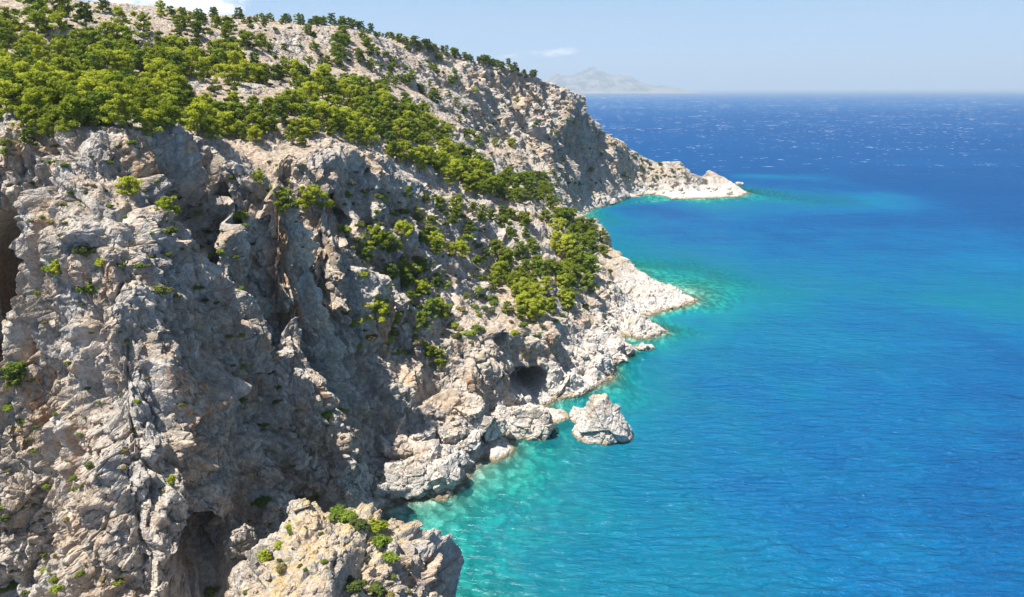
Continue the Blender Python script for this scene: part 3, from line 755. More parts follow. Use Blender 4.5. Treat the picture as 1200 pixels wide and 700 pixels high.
# ------------------------------------------------------------------ sea haze: one even volume round everything
def build_haze(d):
    bm = bmesh.new(); bmesh.ops.create_cube(bm, size=1.0)
    for v in bm.verts:
        v.co.x *= 64000; v.co.y = 15500+v.co.y*34000; v.co.z = -60+ (v.co.z+0.5)*1200.0
    me = bpy.data.meshes.new('haze'); bm.to_mesh(me); bm.free()
    m, g, out = new_mat('haze')
    v = g.n('ShaderNodeVolumePrincipled'); v.inputs['Density'].default_value = d
    v.inputs['Color'].default_value = (0.70, 0.85, 1.0, 1); v.inputs['Anisotropy'].default_value = 0.1
    g.L(v.outputs[0], out.inputs['Volume']); me.materials.append(m)
    o = bpy.data.objects.new('haze', me); COL.objects.link(o); o['kind'] = 'stuff'; o['label'] = 'pale blue sea haze'
HAZE = 6e-5
if HAZE: build_haze(HAZE)
print('sea', time.time()-T0)
# ------------------------------------------------------------------ helpers for things
def thing(o, label, cat, group=None):
    o['label'] = label; o['category'] = cat
    if group: o['group'] = group
    return o
lT_list = None
bvh = None
def build_bvh():
    """a light copy of the real surface for setting things down on"""
    step = 1 if len(lT) < 900000 else 1
    return BVHTree.FromPolygons([tuple(p) for p in lP.tolist()], lT.tolist(), epsilon=0.0)
bvh = build_bvh()
print('bvh', time.time()-T0)
CAMV = Vector((0, 0, CAM_H))
def hit_px(px, py):
    d = ray(px, py).normalized()
    loc, nor, idx, dist = bvh.ray_cast(CAMV, d)
    if loc is None: return None
    if nor.z < 0: nor = -nor
    return loc, nor, dist
def drop(x, y, ztop=300):
    loc, nor, idx, dist = bvh.ray_cast(Vector((x, y, ztop)), Vector((0, 0, -1)))
    return (loc, nor) if loc else None
def in_poly(x, y, poly):
    c = False; n = len(poly)
    for i in range(n):
        x1, y1 = poly[i]; x2, y2 = poly[(i+1) % n]
        if (y1 > y) != (y2 > y) and x < (x2-x1)*(y-y1)/(y2-y1)+x1: c = not c
    return c

# ------------------------------------------------------------------ foliage
def tube(path, radii, sides=6):
    V, F = [], []
    for k, (p, r) in enumerate(zip(path, radii)):
        p = np.array(p, float)
        t = np.array(path[min(k+1, len(path)-1)], float)-np.array(path[max(k-1, 0)], float); t /= np.linalg.norm(t)+1e-9
        a = np.cross(t, (0.3, 0.9, 0.1)); a /= np.linalg.norm(a); b = np.cross(t, a)
        for s in range(sides):
            an = 2*math.pi*s/sides; V.append(p+r*(math.cos(an)*a+math.sin(an)*b))
    for k in range(len(path)-1):
        for s in range(sides):
            q = k*sides; F.append((q+s, q+(s+1) % sides, q+sides+(s+1) % sides, q+sides+s))
    return V, F
def leaf_cloud(rs, pads, n_per, size, up=0.55, flat=0.5):
    """many small leaf-sized faces spread through a set of pads (centre, radius, height)"""
    out = []
    for (c, r, hgt) in pads:
        n = int(n_per*(r/1.0)**1.6)+6
        u = rs.normal(size=(n, 3)); u /= np.linalg.norm(u, axis=1)[:, None]
        rad = rs.uniform(0.25, 1.12, n)**0.6
        lump = 1+0.28*np.sin(u[:, 0]*5+c[0]*3)*np.sin(u[:, 1]*4+c[1]*2)
        p = u*(rad*lump)[:, None]*np.array((r, r, hgt))
        nrm = u*np.array((1, 1, 1.2)) + np.array((0, 0, up)) + rs.normal(size=(n, 3))*0.45
        nrm /= np.linalg.norm(nrm, axis=1)[:, None]
        a = np.cross(nrm, rs.normal(size=(n, 3))); a /= np.linalg.norm(a, axis=1)[:, None]+1e-9
        b = np.cross(nrm, a)
        s = size*rs.uniform(0.5, 1.45, n)[:, None]
        p = p+np.array(c)
        out.append(np.stack((p-a*s*0.9-b*s*0.35, p+a*s*0.2-b*s*0.75, p+a*s*1.0+b*s*0.2, p-a*s*0.15+b*s*0.8), 1))
    Q = np.concatenate(out)
    return Q.reshape(-1, 3), np.arange(len(Q)*4).reshape(-1, 4)
def pine_proto(seed, mat, tall=7.0, wide=3.0, leaf=0.17, low=0.08, n_limb=17, dens=120):
    rs = np.random.RandomState(seed)
    bend = rs.uniform(-0.7, 0.7, 2)
    def tr(t): return np.array((bend[0]*math.sin(t*2.0), bend[1]*math.sin(t*2.4+0.4)-bend[1]*math.sin(0.4), tall*0.92*t))
    V, F = tube([tr(t) - (np.array((0, 0, 0.5)) if t == 0 else 0) for t in np.linspace(0, 1, 9)], [0.20*(1-t)**0.8*tall/7+0.025 for t in np.linspace(0, 1, 9)], 7)
    pads = []
    for k in range(n_limb):
        t = low+(0.97-low)*((k+rs.uniform(0, 0.8))/n_limb)
        an = k*2.4+rs.uniform(-0.5, 0.5)
        reach = wide*(1.08-0.72*max(0, t)**1.6)*rs.uniform(0.5, 1.25)
        p0 = tr(t); dr = np.array((math.cos(an), math.sin(an), 0.0))
        rise = rs.uniform(0.0, 0.4)*reach
        path = [p0+dr*reach*s+np.array((0, 0, rise*s*s)) for s in (0, 0.35, 0.7, 1.0)]
        v, f = tube(path, [0.075*tall/7, 0.055*tall/7, 0.035, 0.015], 5)
        F += [tuple(i+len(V) for i in q) for q in f]; V += v
        for s in (0.5, 0.78, 1.0):
            if s == 0.5 and rs.rand() < 0.35: continue
            for q in range(2):
                r = rs.uniform(0.36, 0.82)*(0.85+0.2*s)*wide/3.0
                pads.append((p0+dr*reach*s+np.array((0, 0, rise*s*s+0.12))+rs.normal(size=3)*np.array((0.38, 0.38, 0.2))*wide/3, r, r*rs.uniform(0.6, 0.95)))
    for k in range(4):
        r = rs.uniform(0.45, 0.75)*wide/3; pads.append((tr(0.97)+rs.normal(size=3)*np.array((0.5, 0.5, 0.3)), r, r*0.75))
    tm = mesh_from('trunk', V, F if all(len(q) == 4 for q in F) else F, True); tm.materials.append(M_BARK)
    LV, LF = leaf_cloud(rs, pads, dens, leaf)
    cm = mesh_from('crown', LV, LF); cm.materials.append(mat)
    # far version: the two in one mesh
    fm = mesh_from('pine_tree', np.concatenate((np.array(V), LV)), np.concatenate((np.array(F), LF+len(V))))
    fm.materials.append(M_BARK); fm.materials.append(mat)
    mi = np.ones(len(F)+len(LF), np.int32); mi[:len(F)] = 0; fm.polygons.foreach_set('material_index', mi)
    return tm, cm, fm, tall
PINES = [pine_proto(11, M_PINE, 7.0, 3.1), pine_proto(12, M_PINE, 7.6, 2.7), pine_proto(13, M_PINE, 6.0, 3.3, low=0.04),
         pine_proto(14, M_PINE, 8.4, 3.0, low=0.18), pine_proto(15, M_PINE, 6.6, 2.6, low=0.03), pine_proto(16, M_PINE, 7.2, 3.5, low=0.1, n_limb=18)]
PINES_D = [pine_proto(21, M_PINE_DARK, 6.6, 3.1, low=0.04), pine_proto(22, M_PINE_DARK, 7.4, 2.8, low=0.03)]
def shrub_proto(seed, mat, r=1.0, h=0.8, leaf=0.10, n=9, dens=150):
    rs = np.random.RandomState(seed); pads = []; V, F = [], []
    for k in range(n):
        an = rs.uniform(0, 6.28); q = r*rs.uniform(0.0, 0.75); rr = r*rs.uniform(0.28, 0.5)
        c = np.array((math.cos(an)*q, math.sin(an)*q, h*rs.uniform(0.3, 0.8)))
        pads.append((c, rr, rr*0.8))
        v, f = tube([(0, 0, -0.15), c*0.5+np.array((0, 0, 0.05)), c], [0.035, 0.025, 0.012], 4)
        F += [tuple(i+len(V) for i in z) for z in f]; V += v
    LV, LF = leaf_cloud(rs, pads, dens*4, leaf)
    fm = mesh_from('shrub', np.concatenate((np.array(V), LV)), np.concatenate((np.array(F), LF+len(V))))
    fm.materials.append(M_BARK); fm.materials.append(mat)
    mi = np.ones(len(F)+len(LF), np.int32); mi[:len(F)] = 0; fm.polygons.foreach_set('material_index', mi)
    return fm
SHRUBS = [shrub_proto(31, M_SHRUB), shrub_proto(32, M_SHRUB, 1.2, 0.9), shrub_proto(33, M_PINE, 1.0, 1.0), shrub_proto(34, M_PINE_DARK, 1.1, 0.9)]
DRYS = [shrub_proto(41, M_DRY, 0.9, 0.6), shrub_proto(42, M_DRY, 0.8, 0.5)]
print('protos', time.time()-T0)
rnd = random.Random(5)
TREES = []      # specs first; the 300 that show largest become things, the rest one mass
def put_tree(loc, h, label, group, dark=False, which=None, must=False):
    pool = PINES_D if dark else PINES
    k = which if which is not None else rnd.randrange(len(pool))
    tall = pool[k][3]; s = h/tall; sw = s*rnd.uniform(0.92, 1.2)
    d = (Vector(loc)-CAMV).length
    TREES.append(dict(x=loc[0], y=loc[1], loc=Vector(loc), h=h, label=label, group=group, pool=pool, k=k, sc=(sw, sw, s),
        rot=(rnd.uniform(-0.07, 0.07), rnd.uniform(-0.07, 0.07), rnd.uniform(0, 6.28)), size=(1e3 if must else 0)+h/d, d=d))
def build_trees():
    TREES.sort(key=lambda t: -t['size'])
    for t in TREES[:300]:
        tm, cm, fm, tall = t['pool'][t['k']]
        if t['d'] < 340:
            root = bpy.data.objects.new('pine_tree', None); root.empty_display_size = 0.3; COL.objects.link(root)
            for n_, me_ in (('trunk', tm), ('crown', cm)):
                c = bpy.data.objects.new(n_, me_); c.parent = root; COL.objects.link(c)
        else:
            root = bpy.data.objects.new('pine_tree', fm); COL.objects.link(root)
        root.location = t['loc']; root.scale = t['sc']; root.rotation_euler = t['rot']
        thing(root, t['label'], 'pine tree', t['group'])
    merge_rest(TREES[300:], [(t['pool'][t['k']][2], t) for t in TREES[300:]], 'distant_pines', 'mass of small pines between the larger trees on the slopes')
def merge_rest(specs, pairs, name, label):
    if not pairs: return
    VV, FF, MI, off = [], [], [], 0
    mats = []
    for me_, t in pairs:
        n = len(me_.vertices); a = np.empty(n*3, np.float32); me_.vertices.foreach_get('co', a); a = a.reshape(-1, 3)
        m_ = np.array(Matrix.LocRotScale(t['loc'], __import__('mathutils').Euler(t['rot']), Vector(t['sc'])))
        VV.append(a@m_[:3, :3].T+m_[:3, 3])
        f = np.empty(len(me_.loops), np.int32); me_.loops.foreach_get('vertex_index', f); k4 = len(me_.polygons[0].vertices); FF.append(f.reshape(-1, k4)+off); off += n
        mi = np.empty(len(me_.polygons), np.int32); me_.polygons.foreach_get('material_index', mi)
        lut = []
        for q in me_.materials:
            if q not in mats: mats.append(q)
            lut.append(mats.index(q))
        MI.append(np.array(lut)[mi])
    me = mesh_from(name, np.concatenate(VV), np.concatenate(FF))
    for q in mats: me.materials.append(q)
    me.polygons.foreach_set('material_index', np.concatenate(MI).astype(np.int32))
    o = bpy.data.objects.new(name, me); COL.objects.link(o); o['kind'] = 'stuff'; o['label'] = label
def sample_region(poly, n, smin, tries=40, ok=None, others=None, zmin=2.5, nzmin=0.12):
    xs = [p[0] for p in poly]; ys = [p[1] for p in poly]; res = []
    others = TREES[-500:] if others is None else others
    ox = np.array([(q['x'], q['y']) for q in others] or [(1e9, 1e9)])
    for _ in range(n*tries):
        if len(res) >= n: break
        px = rnd.uniform(min(xs), max(xs)); py = rnd.uniform(min(ys), max(ys))
        if not in_poly(px, py, poly): continue
        h = hit_px(px, py)
        if h is None: continue
        loc, nor, dist = h
        if loc.z < zmin or nor.z < nzmin: continue
        if ok and not ok(loc, nor): continue
        if any((loc.x-q[0])**2+(loc.y-q[1])**2 < smin*smin for q in res): continue
        if (((ox-(loc.x, loc.y))**2).sum(1) < (smin*0.8)**2).any(): continue
        res.append((loc.x, loc.y, loc.z, nor.x, nor.y, nor.z, dist))
    return res
# regions: outline in the photograph of where the trees stand, how many, spacing, heights, words
REGIONS = [
 ([(0,82),(70,88),(150,92),(210,112),(250,128),(330,130),(400,128),(425,140),(405,160),(345,177),(285,172),(205,163),(110,157),(50,168),(0,190)], 130, 3.1, (3.6,8.2),
  'sunlit yellow-green pine in the dense wood just above the rim of the near cliffs', 'pines in the wood above the near cliff rim'),
 ([(0,30),(60,40),(150,52),(180,66),(215,92),(205,108),(150,88),(70,84),(0,80)], 46, 3.8, (5.0,9.0),
  'green pine in the thick wood on the upper left hillside', 'pines on the upper left hillside'),
 ([(180,62),(262,64),(330,84),(395,96),(380,112),(330,102),(235,98),(185,84)], 44, 3.6, (5.5,8.0),
  'green pine in the narrow belt between the two bare tan terraces', 'pines in the belt between the terraces'),
 ([(330,112),(360,104),(430,100),(470,118),(500,140),(470,140),(430,128),(380,122)], 30, 4.4, (6.0,8.5),
  'bushy pine on the hillside just right of the bare tan terrace', 'pines right of the tan terrace'),
 ([(420,135),(480,138),(530,168),(560,195),(600,208),(640,212),(652,232),(620,240),(560,232),(520,220),(480,200),(440,176),(405,165)], 95, 3.6, (6.0,9.0),
  'bright green pine in the band running diagonally down the middle of the slope', 'pines in the diagonal middle band'),
 ([(640,232),(680,246),(700,272),(712,296),(698,340),(680,352),(655,330),(640,290)], 36, 3.8, (6.0,9.0),
  'green pine in the dark clump above the white rock point', 'pines above the white point'),
 ([(555,300),(620,285),(648,320),(672,350),(650,378),(610,378),(560,350)], 34, 3.6, (4.5,7.8),
  'rounded pine in the grove on the slope above the sea cave', 'pines above the sea cave'),
 ([(480,225),(540,245),(620,255),(620,285),(560,300),(500,310),(470,270)], 30, 4.2, (3.5,6.5),
  'small pine scattered among pale crags between the middle band and the cave grove', 'scattered pines on the middle crags'),
 ([(425,285),(475,275),(520,320),(530,380),(500,400),(440,380)], 16, 4.0, (3.5,6.5),
  'pine on the rocky ledges above the boulder beach', 'pines on the ledges above the beach'),

 ([(200,30),(330,38),(430,45),(560,105),(545,150),(470,110),(430,92),(390,90),(300,60),(215,60)], 44, 7.0, (3.5,7.0),
  'small pine standing apart on the bare tan slope under the skyline', 'lone pines on the bare upper slope'),
 ([(620,190),(690,165),(760,200),(700,228),(650,215)], 8, 8.0, (3.0,5.0),
  'small pine on the slope of the far headland above the bay', 'small pines above the far bay'),
]
# single trees one can point to: pixel of the foot, height in metres, words
SINGLES = [
 (101,31,8.5,True,'dark dense pine standing alone on bare tan ground near the top left skyline'),
 (46,26,9.0,True,'dark pine on the far left beside the bare patch at the top edge'),
 (141,35,8.5,False,'broad green pine casting shade on pale ledge right of the dark lone pine'),
 (168,37,7.5,False,'shorter pine right of the broad one on the upper tan slope'),
 (232,32,7.0,True,'compact dark green pine on the pale upper slope below the cloud'),
 (190,21,8.0,False,'pine at the left end of the skyline row'),
 (396,58,9.0,True,'tall dark pine in front of the pale crag below the skyline'),
 (398,78,8.0,True,'dark pine standing just below the tall one in front of the pale crag'),
 (436,84,7.5,False,'green pine leaning over tan scree right of the crag'),
 (372,106,8.0,False,'bright pine on the right end of the terrace belt'),
 (457,87,5.5,True,'small dark pine on scree above the middle band'),
 (484,94,6.5,False,'round pine alone on the scree, widest of those under the skyline'),
 (514,73,6.5,False,'low round pine just under the skyline row'),
 (557,113,8.0,False,'yellow-green pine at the top of the far cliff band'),
 (509,120,8.0,True,'dark pine alone on tan scree left of the far cliffs'),
 (528,101,8.0,True,'greyish pine beside the scree chute left of the far cliffs'),
 (543,134,6.0,True,'small dark bush-like pine on scree under the far cliffs'),
 (545,163,6.5,True,'dull pine at the foot of the scree left of the far cliffs'),
 (580,172,7.0,False,'round green pine on scree below the far cliffs, left one of the pair'),
 (600,172,6.5,False,'round green pine on scree below the far cliffs, right one of the pair'),
 (562,172,7.0,True,'slim grey-green pine on scree left of the round pair'),
 (332,250,6.5,False,'wide bright yellow-green pine on top of the second buttress, left of two'),
 (366,246,7.0,False,'bright pine on top of the second buttress beside the dark recess'),
 (305,215,3.2,False,'small young pine below the rim above the second buttress'),
 (429,292,6.0,False,'slim pointed pine on the sunlit ledge right of the dark recess'),
 (443,384,9.5,False,'tallest pine on the ledges, dull green, above the pale cliff over the beach'),
 (510,432,7.5,False,'tall ragged pine hanging on the cliff right above the boulder beach'),
 (497,385,6.0,True,'dark pine on the ledge above the ragged cliff pine'),
 (200,262,5.5,False,'yellow-green pine standing by the dark gully on the first buttress'),
 (155,228,3.6,False,'short bright pine on pale rocks at the top of the first buttress'),
 (72,322,3.0,False,'small yellow-green pine on the left shoulder of the first buttress'),
 (24,452,5.0,True,'scraggy olive pine against the black cave at the left edge'),
 (398,272,2.4,False,'tiny bright pine on the shaded wall of the recess'),
 (120,16,8.0,True,'dark pine crown at the top edge of the picture'),
 (72,20,9.0,False,'green pine at the top edge left of the lone dark pine'),
]
for (px, py, h, dk, lab) in SINGLES:
    r = hit_px(px, py)
    if r is None: print('miss', lab); continue
    put_tree(r[0]-Vector((0, 0, 0.15)), h, lab, None, dk, must=True)
for poly, n, sm, (h0, h1), lab, grp in REGIONS:
    P_ = sample_region(poly, n, sm)
    for q in P_:
        put_tree(Vector(q[:3])-Vector((0, 0, 0.2)), rnd.uniform(h0, h1), lab, grp, rnd.random() < 0.22)
    print(grp, len(P_))
# the row along the skyline
SKY = [(196,22),(250,26),(321,31),(350,30),(404,30),(436,37),(475,57),(512,64),(550,70),(593,78),(628,90)]
cnt = 0
for a_, b_ in zip(SKY[:-1], SKY[1:]):
    L_ = math.hypot(b_[0]-a_[0], b_[1]-a_[1])
    k_ = max(1, int(L_/(4.4 if a_[0] < 430 else 3.0)))
    for q in range(k_):
        t = (q+rnd.uniform(-0.6, 1.6))/k_; px = a_[0]+(b_[0]-a_[0])*t; py = a_[1]+(b_[1]-a_[1])*t-6+(rnd.random()**2)*9
        r = None
        for s_ in range(14):
            r = hit_px(px, py)
            if r and r[0].y > 200: break
            r = None; py += 1.2
        if r is None: continue
        put_tree(r[0]-Vector((0, 0, 0.2)), rnd.choice((2.6, 3.6, 4.4, 5.2, 6.0, 6.8))*rnd.uniform(0.85, 1.1), 'small dark pine in the long row of pines along the skyline' , 'pines along the skyline', rnd.random() < 0.6); cnt += 1
build_trees()
print('skyline', cnt, 'trees', len(TREES), time.time()-T0)
# ------------------------------------------------------------------ loose rocks
def ico(sub):
    bm = bmesh.new(); bmesh.ops.create_icosphere(bm, subdivisions=sub, radius=1.0)
    V = np.array([v.co[:] for v in bm.verts]); F = np.array([[v.index for v in f.verts] for f in bm.faces]); bm.free()
    return V, F
ICO = {k: ico(k) for k in (4, 5, 6, 7)}
def boulder_mesh(seed, size, sub=5, planes=14, rough=1.0, cut=0.62, name='boulder', world_off=(0, 0, 0)):
    """an angular block: a ball cut by random planes, then broken up by joints"""
    rs = np.random.RandomState(seed); U, F = ICO[sub]
    U = U/np.linalg.norm(U, axis=1)[:, None]
    n = rs.normal(size=(planes, 3)); n /= np.linalg.norm(n, axis=1)[:, None]
    d = rs.uniform(cut, 0.98, planes)
    dots = U@n.T
    r = np.where(dots > 1e-3, d/np.maximum(dots, 1e-3), 9).min(1); r = np.minimum(r, 1.15)
    P = U*r[:, None]*np.array(size)
    m = float(np.mean(size)); nr = U/np.array(size); nr /= np.linalg.norm(nr, axis=1)[:, None]
    W = P+np.array(world_off)+seed*3.7
    B = blocks(W, 1/(m*0.55), seed, 1.2); d_ = B[:, 0]*0.17*m*rough - sstep(0.10, 0.0, B[:, 1])*0.06*m*rough
    B = blocks(W, 1/(m*0.22+0.15), seed+1, 1.2); d_ = d_+B[:, 0]*0.075*m*rough - sstep(0.10, 0.0, B[:, 1])*0.02*m*rough
    d_ = d_+fbm(W, 1/(m*0.5), 4, 0.55, seed)*0.10*m*rough
    P = P+nr*d_[:, None]
    me = mesh_from(name, P, F); me.materials.append(M_ROCK)
    return me
def put_rock(px, py, wpx, hfrac, seed, label, name='boulder', cat='boulder', group=None, z=None, Y=None, asp=1.0, rz=None, sub=5, sink=0.35, tilt=0.2, rough=1.0, cut=0.62, planes=14):
    """wpx: its width in the photograph (1200 px frame); (px, py): the middle of its foot"""
    if z is not None: loc = Vector(PZ(px, py, z))
    else:
        r = hit_px(px, py)
        if r is None: print('rock misses', label); return None
        loc = r[0]
    dist = (loc-CAMV).length; w = wpx/FPX*dist/2
    sz = (w, w*asp, w*hfrac)
    me = boulder_mesh(seed, sz, sub, planes, rough, cut, name)
    o = bpy.data.objects.new(name, me); COL.objects.link(o)
    o.location = loc+Vector((0, w*asp*0.5, sz[2]*(1-2*sink)*0.9))
    rr = random.Random(seed); o.rotation_euler = (rr.uniform(-tilt, tilt), rr.uniform(-tilt, tilt), rz if rz is not None else rr.uniform(-0.5, 0.5))
    return thing(o, label, cat, group)

# ---- the sea stack and its companions
def stack():
    base = Vector(PZ(711, 521, 0)); base.y += 5.5
    rs_U, F = ICO[7]; U = rs_U/np.linalg.norm(rs_U, axis=1)[:, None]
    rs = np.random.RandomState(8)
    n = rs.normal(size=(18, 3)); n /= np.linalg.norm(n, axis=1)[:, None]; d = rs.uniform(0.62, 0.96, 18)
    dots = U@n.T; r = np.minimum(np.where(dots > 1e-3, d/np.maximum(dots, 1e-3), 9).min(1), 1.1)
    P = U*r[:, None]*np.array((8.8, 7.5, 13.8))
    up_ = np.clip(P[:, 2]/13.5, -1, 1)
    wid = np.interp(up_, (-1, 0, 0.35, 0.75, 1), (1.1, 1.05, 0.93, 0.74, 0.55))
    P[:, 0] *= wid; P[:, 1] *= wid
    P[:, 0] += -1.6*np.clip(up_, 0, 1)**1.1          # leans to the left at its top
    W = P+np.array(base); nr = U
    B = blocks(W, (1/6.5, 1/6.5, 1/6.0), 3, 1.5); dd = B[:, 0]*0.9-sstep(0.07, 0, B[:, 1])*0.45
    B = blocks(W, (1/2.0, 1/2.0, 1/1.6), 4, 1.2); dd = dd+B[:, 0]*0.22-sstep(0.08, 0, B[:, 1])*0.10
    B = blocks(W, 1/0.8, 5, 1.2); dd = dd+B[:, 0]*0.12
    dd = dd+fbm(W, 1/5.0, 5, 0.6, 9)*1.1
    P = P+nr*dd[:, None]
    P[:, 2] -= 0.5
    me = mesh_from('sea_stack', P, F); me.materials.append(M_ROCK)
    o = bpy.data.objects.new('sea_stack', me); COL.objects.link(o); o.location = base
    thing(o, 'largest pale rock stack standing alone in turquoise water off the cove', 'sea stack')
stack()
put_rock(625, 512, 56, 0.98, 101, 'massive rounded white block at the water edge, left of the sea stack', 'shore_rock', 'rock', sub=7, asp=0.9, sink=0.42, z=0, rough=0.8, cut=0.66)
put_rock(602, 498, 26, 1.35, 102, 'upright white block leaning against the massive shore block', 'shore_rock', 'rock', sub=5, z=1.0, sink=0.4)
put_rock(680, 492, 30, 0.6, 103, 'low white rock touching the left foot of the sea stack', 'shore_rock', 'rock', sub=5, z=0, sink=0.4)
put_rock(690, 516, 34, 0.42, 113, 'low ledge of rock at the front foot of the sea stack', 'shore_rock', 'rock', sub=5, z=0, sink=0.5)
put_rock(655, 492, 30, 0.22, 104, 'flat ochre slab awash between the shore block and the sea stack', 'rock_slab', 'rock', sub=5, z=0, sink=0.42, rough=0.6)
put_rock(640, 486, 22, 0.25, 105, 'small ochre slab awash behind the massive shore block', 'rock_slab', 'rock', sub=5, z=0, sink=0.42, rough=0.6)
put_rock(868, 217, 9, 0.5, 106, 'tiny dark islet just off the far headland tip', 'islet', 'rock', sub=4, z=0, sink=0.35)
put_rock(735, 416, 24, 0.85, 107, 'tan-sided boulder perched at the foot of the white shore rocks', sub=5, z=0.5)
put_rock(757, 410, 22, 0.32, 108, 'low brown rock awash right of the tan-sided boulder', 'rock_slab', 'rock', sub=5, z=0, sink=0.45)
put_rock(716, 421, 42, 0.55, 109, 'broad smooth white rock hump left of the tan-sided boulder', 'shore_rock', 'rock', sub=6, z=0, sink=0.42, cut=0.75)
put_rock(681, 404, 34, 0.42, 110, 'leaning white slab above the broad shore hump', 'rock_slab', 'rock', sub=6, z=3.0, rz=-0.6)
put_rock(662, 464, 10, 0.7, 111, 'small white boulder in the mouth of the sea cave', sub=4, z=0)
put_rock(672, 459, 13, 0.7, 112, 'second white boulder at the right side of the sea cave mouth', sub=4, z=0)
put_rock(800, 192, 17, 0.5, 114, 'rounded pale knob of rock crowning the far headland', 'boulder', 'boulder', sub=6, sink=0.25, cut=0.8)
# ---- the boulder beach: the big ones
BEACH = [(481,578,50,0.62,'large wedge-shaped white boulder at the left of the beach waterline'),
 (515,574,44,0.60,'large cracked white boulder at the waterline with ochre ledge in front'),
 (500,548,34,0.55,'white block sitting behind the two large waterline boulders'),
 (521,544,24,0.75,'squarish boulder above the ochre slab, dark on its right side'),
 (538,547,19,0.7,'small squarish boulder next to the water above the ochre slab'),
 (546,527,34,0.5,'overhanging slab-like boulder, shadowed below, middle of the beach'),
 (556,512,42,0.5,'long white slab in the upper middle of the beach'),
 (574,516,26,0.95,'smooth upright boulder at the right end of the beach'),
 (466,540,46,0.42,'wide flat white slab on the left part of the beach'),
 (543,490,36,0.5,'pale slab wedged below the cliff at the top of the beach'),
 (585,500,24,0.7,'boulder between the smooth upright one and the leaning block'),
 (447,583,22,0.6,'brownish boulder at the left end of the beach waterline'),
 (462,572,26,0.6,'grey boulder just behind the left end of the waterline'),
 (527,520,30,0.6,'weathered boulder in the centre of the beach'),
 (492,525,30,0.6,'blocky boulder above the wide flat slab')]
for k, (px, py, w_, hf, lab) in enumerate(BEACH):
    put_rock(px, py, w_*1.2, hf*1.15, 200+k, lab, sub=6 if w_ > 30 else 5, sink=0.1, rough=0.7, cut=0.6)
put_rock(530, 565, 34, 0.2, 230, 'ochre slab awash between the waterline boulders', 'rock_slab', 'rock', sub=5, z=-0.1, sink=0.4, rough=0.5)
put_rock(518, 584, 46, 0.13, 231, 'flat ochre ledge awash in front of the cracked boulder', 'rock_slab', 'rock', sub=5, z=-0.1, sink=0.4, rough=0.5)
# ---- the near knoll and the bouldery recess on the left
KN = [(281,652,28,1.6,'tall pointed pale pinnacle left of the near knoll','rock_pinnacle'),
 (316,604,40,0.75,'big light grey boulder behind the left end of the knoll','boulder'),
 (343,603,18,0.9,'small white boulder on the back edge of the knoll','boulder'),
 (336,592,14,1.0,'upright little rock between the big grey boulder and the knoll crest','boulder'),
 (388,586,20,1.5,'pointed white rock on the knoll crest against the beach','boulder'),
 (364,618,17,0.7,'lone grey stone lying on the straw-coloured grass','boulder'),
 (392,633,10,0.9,'small rounded stone right of the lone stone on dry grass','boulder'),
 (402,635,12,0.8,'second small stone in the middle of the knoll','boulder'),
 (402,596,15,0.8,'grey boulder on the knoll crest among green shrubs','boulder'),
 (352,598,20,0.6,'flat pale stone in the shrubs on the knoll crest','boulder'),
 (15,530,26,1.3,'pale standing boulder on the left edge below the black cave','boulder'),
 (14,585,44,0.62,'large flat-topped white boulder on the left edge','boulder'),
 (22,655,42,0.9,'rounded pale boulder in the lower left corner','boulder'),
 (45,620,18,0.7,'small pale stone between the lower left boulders','boulder'),
 (307,562,26,1.0,'smooth blue-grey boulder in the shaded gully above the knoll','boulder'),
 (372,560,30,1.25,'large upright shaded boulder left of the beach','boulder'),
 (395,555,20,1.0,'grey shaded boulder at the boundary of sun and shadow','boulder'),
 (350,545,22,0.9,'shaded boulder high in the gully','boulder'),
 (383,530,22,0.8,'tilted shaded boulder under the second buttress','boulder'),
 (330,575,18,0.8,'half-hidden shaded boulder just above the knoll crest','boulder')]
for k, (px, py, w_, hf, lab, nm) in enumerate(KN):
    put_rock(px, py, w_, hf, 300+k, lab, nm, 'rock' if nm != 'boulder' else 'boulder', sub=6 if w_ > 24 else 5, sink=0.28)
# ---- the many smaller boulders, copied from a dozen shapes
PRO = [boulder_mesh(400+k, (1.0, random.Random(k).uniform(0.7, 1.0), random.Random(k+50).uniform(0.5, 0.85)), 4, 12) for k in range(12)]
ROCKS = []
def scatter_rocks(poly, n, s0, s1, smin, label, group, zmin=-0.5, zmax=60, power=2.5):
    P_ = sample_region(poly, n, smin, others=[], zmin=zmin, nzmin=0.05)
    for q in P_:
        if q[2] > zmax: continue
        s = s0+(s1-s0)*rnd.random()**power
        ROCKS.append(dict(x=q[0], y=q[1], loc=Vector(q[:3])+Vector((0, 0, s*0.18)), label=label, group=group, sc=(s*rnd.uniform(0.8, 1.3), s, s*rnd.uniform(0.8, 1.2)),
            rot=(rnd.uniform(-0.5, 0.5), rnd.uniform(-0.5, 0.5), rnd.uniform(0, 6.28)), k=rnd.randrange(12), size=s/q[6]))
scatter_rocks([(432,500),(470,520),(500,480),(596,478),(598,510),(565,528),(540,560),(530,578),(450,588),(415,565)], 130, 0.6, 2.2, 1.2, 'white boulder among the many heaped on the boulder beach below the sunlit cliff', 'smaller boulders on the beach', 0.2, 14)
scatter_rocks([(340,500),(400,490),(425,560),(400,585),(345,580)], 36, 0.7, 2.4, 1.4, 'shaded grey boulder in the rubble fan between the gully and the beach', 'boulders in the shaded rubble fan', 1)
scatter_rocks([(0,480),(28,480),(50,600),(66,700),(0,700)], 26, 0.4, 1.5, 1.0, 'rough pale stone in the scrubby recess at the lower left edge', 'stones in the left recess', 1)
scatter_rocks([(290,610),(340,600),(430,600),(520,680),(540,700),(270,700)], 60, 0.25, 0.9, 0.8, 'weathered grey stone strewn over the near knoll', 'stones on the near knoll', 6)
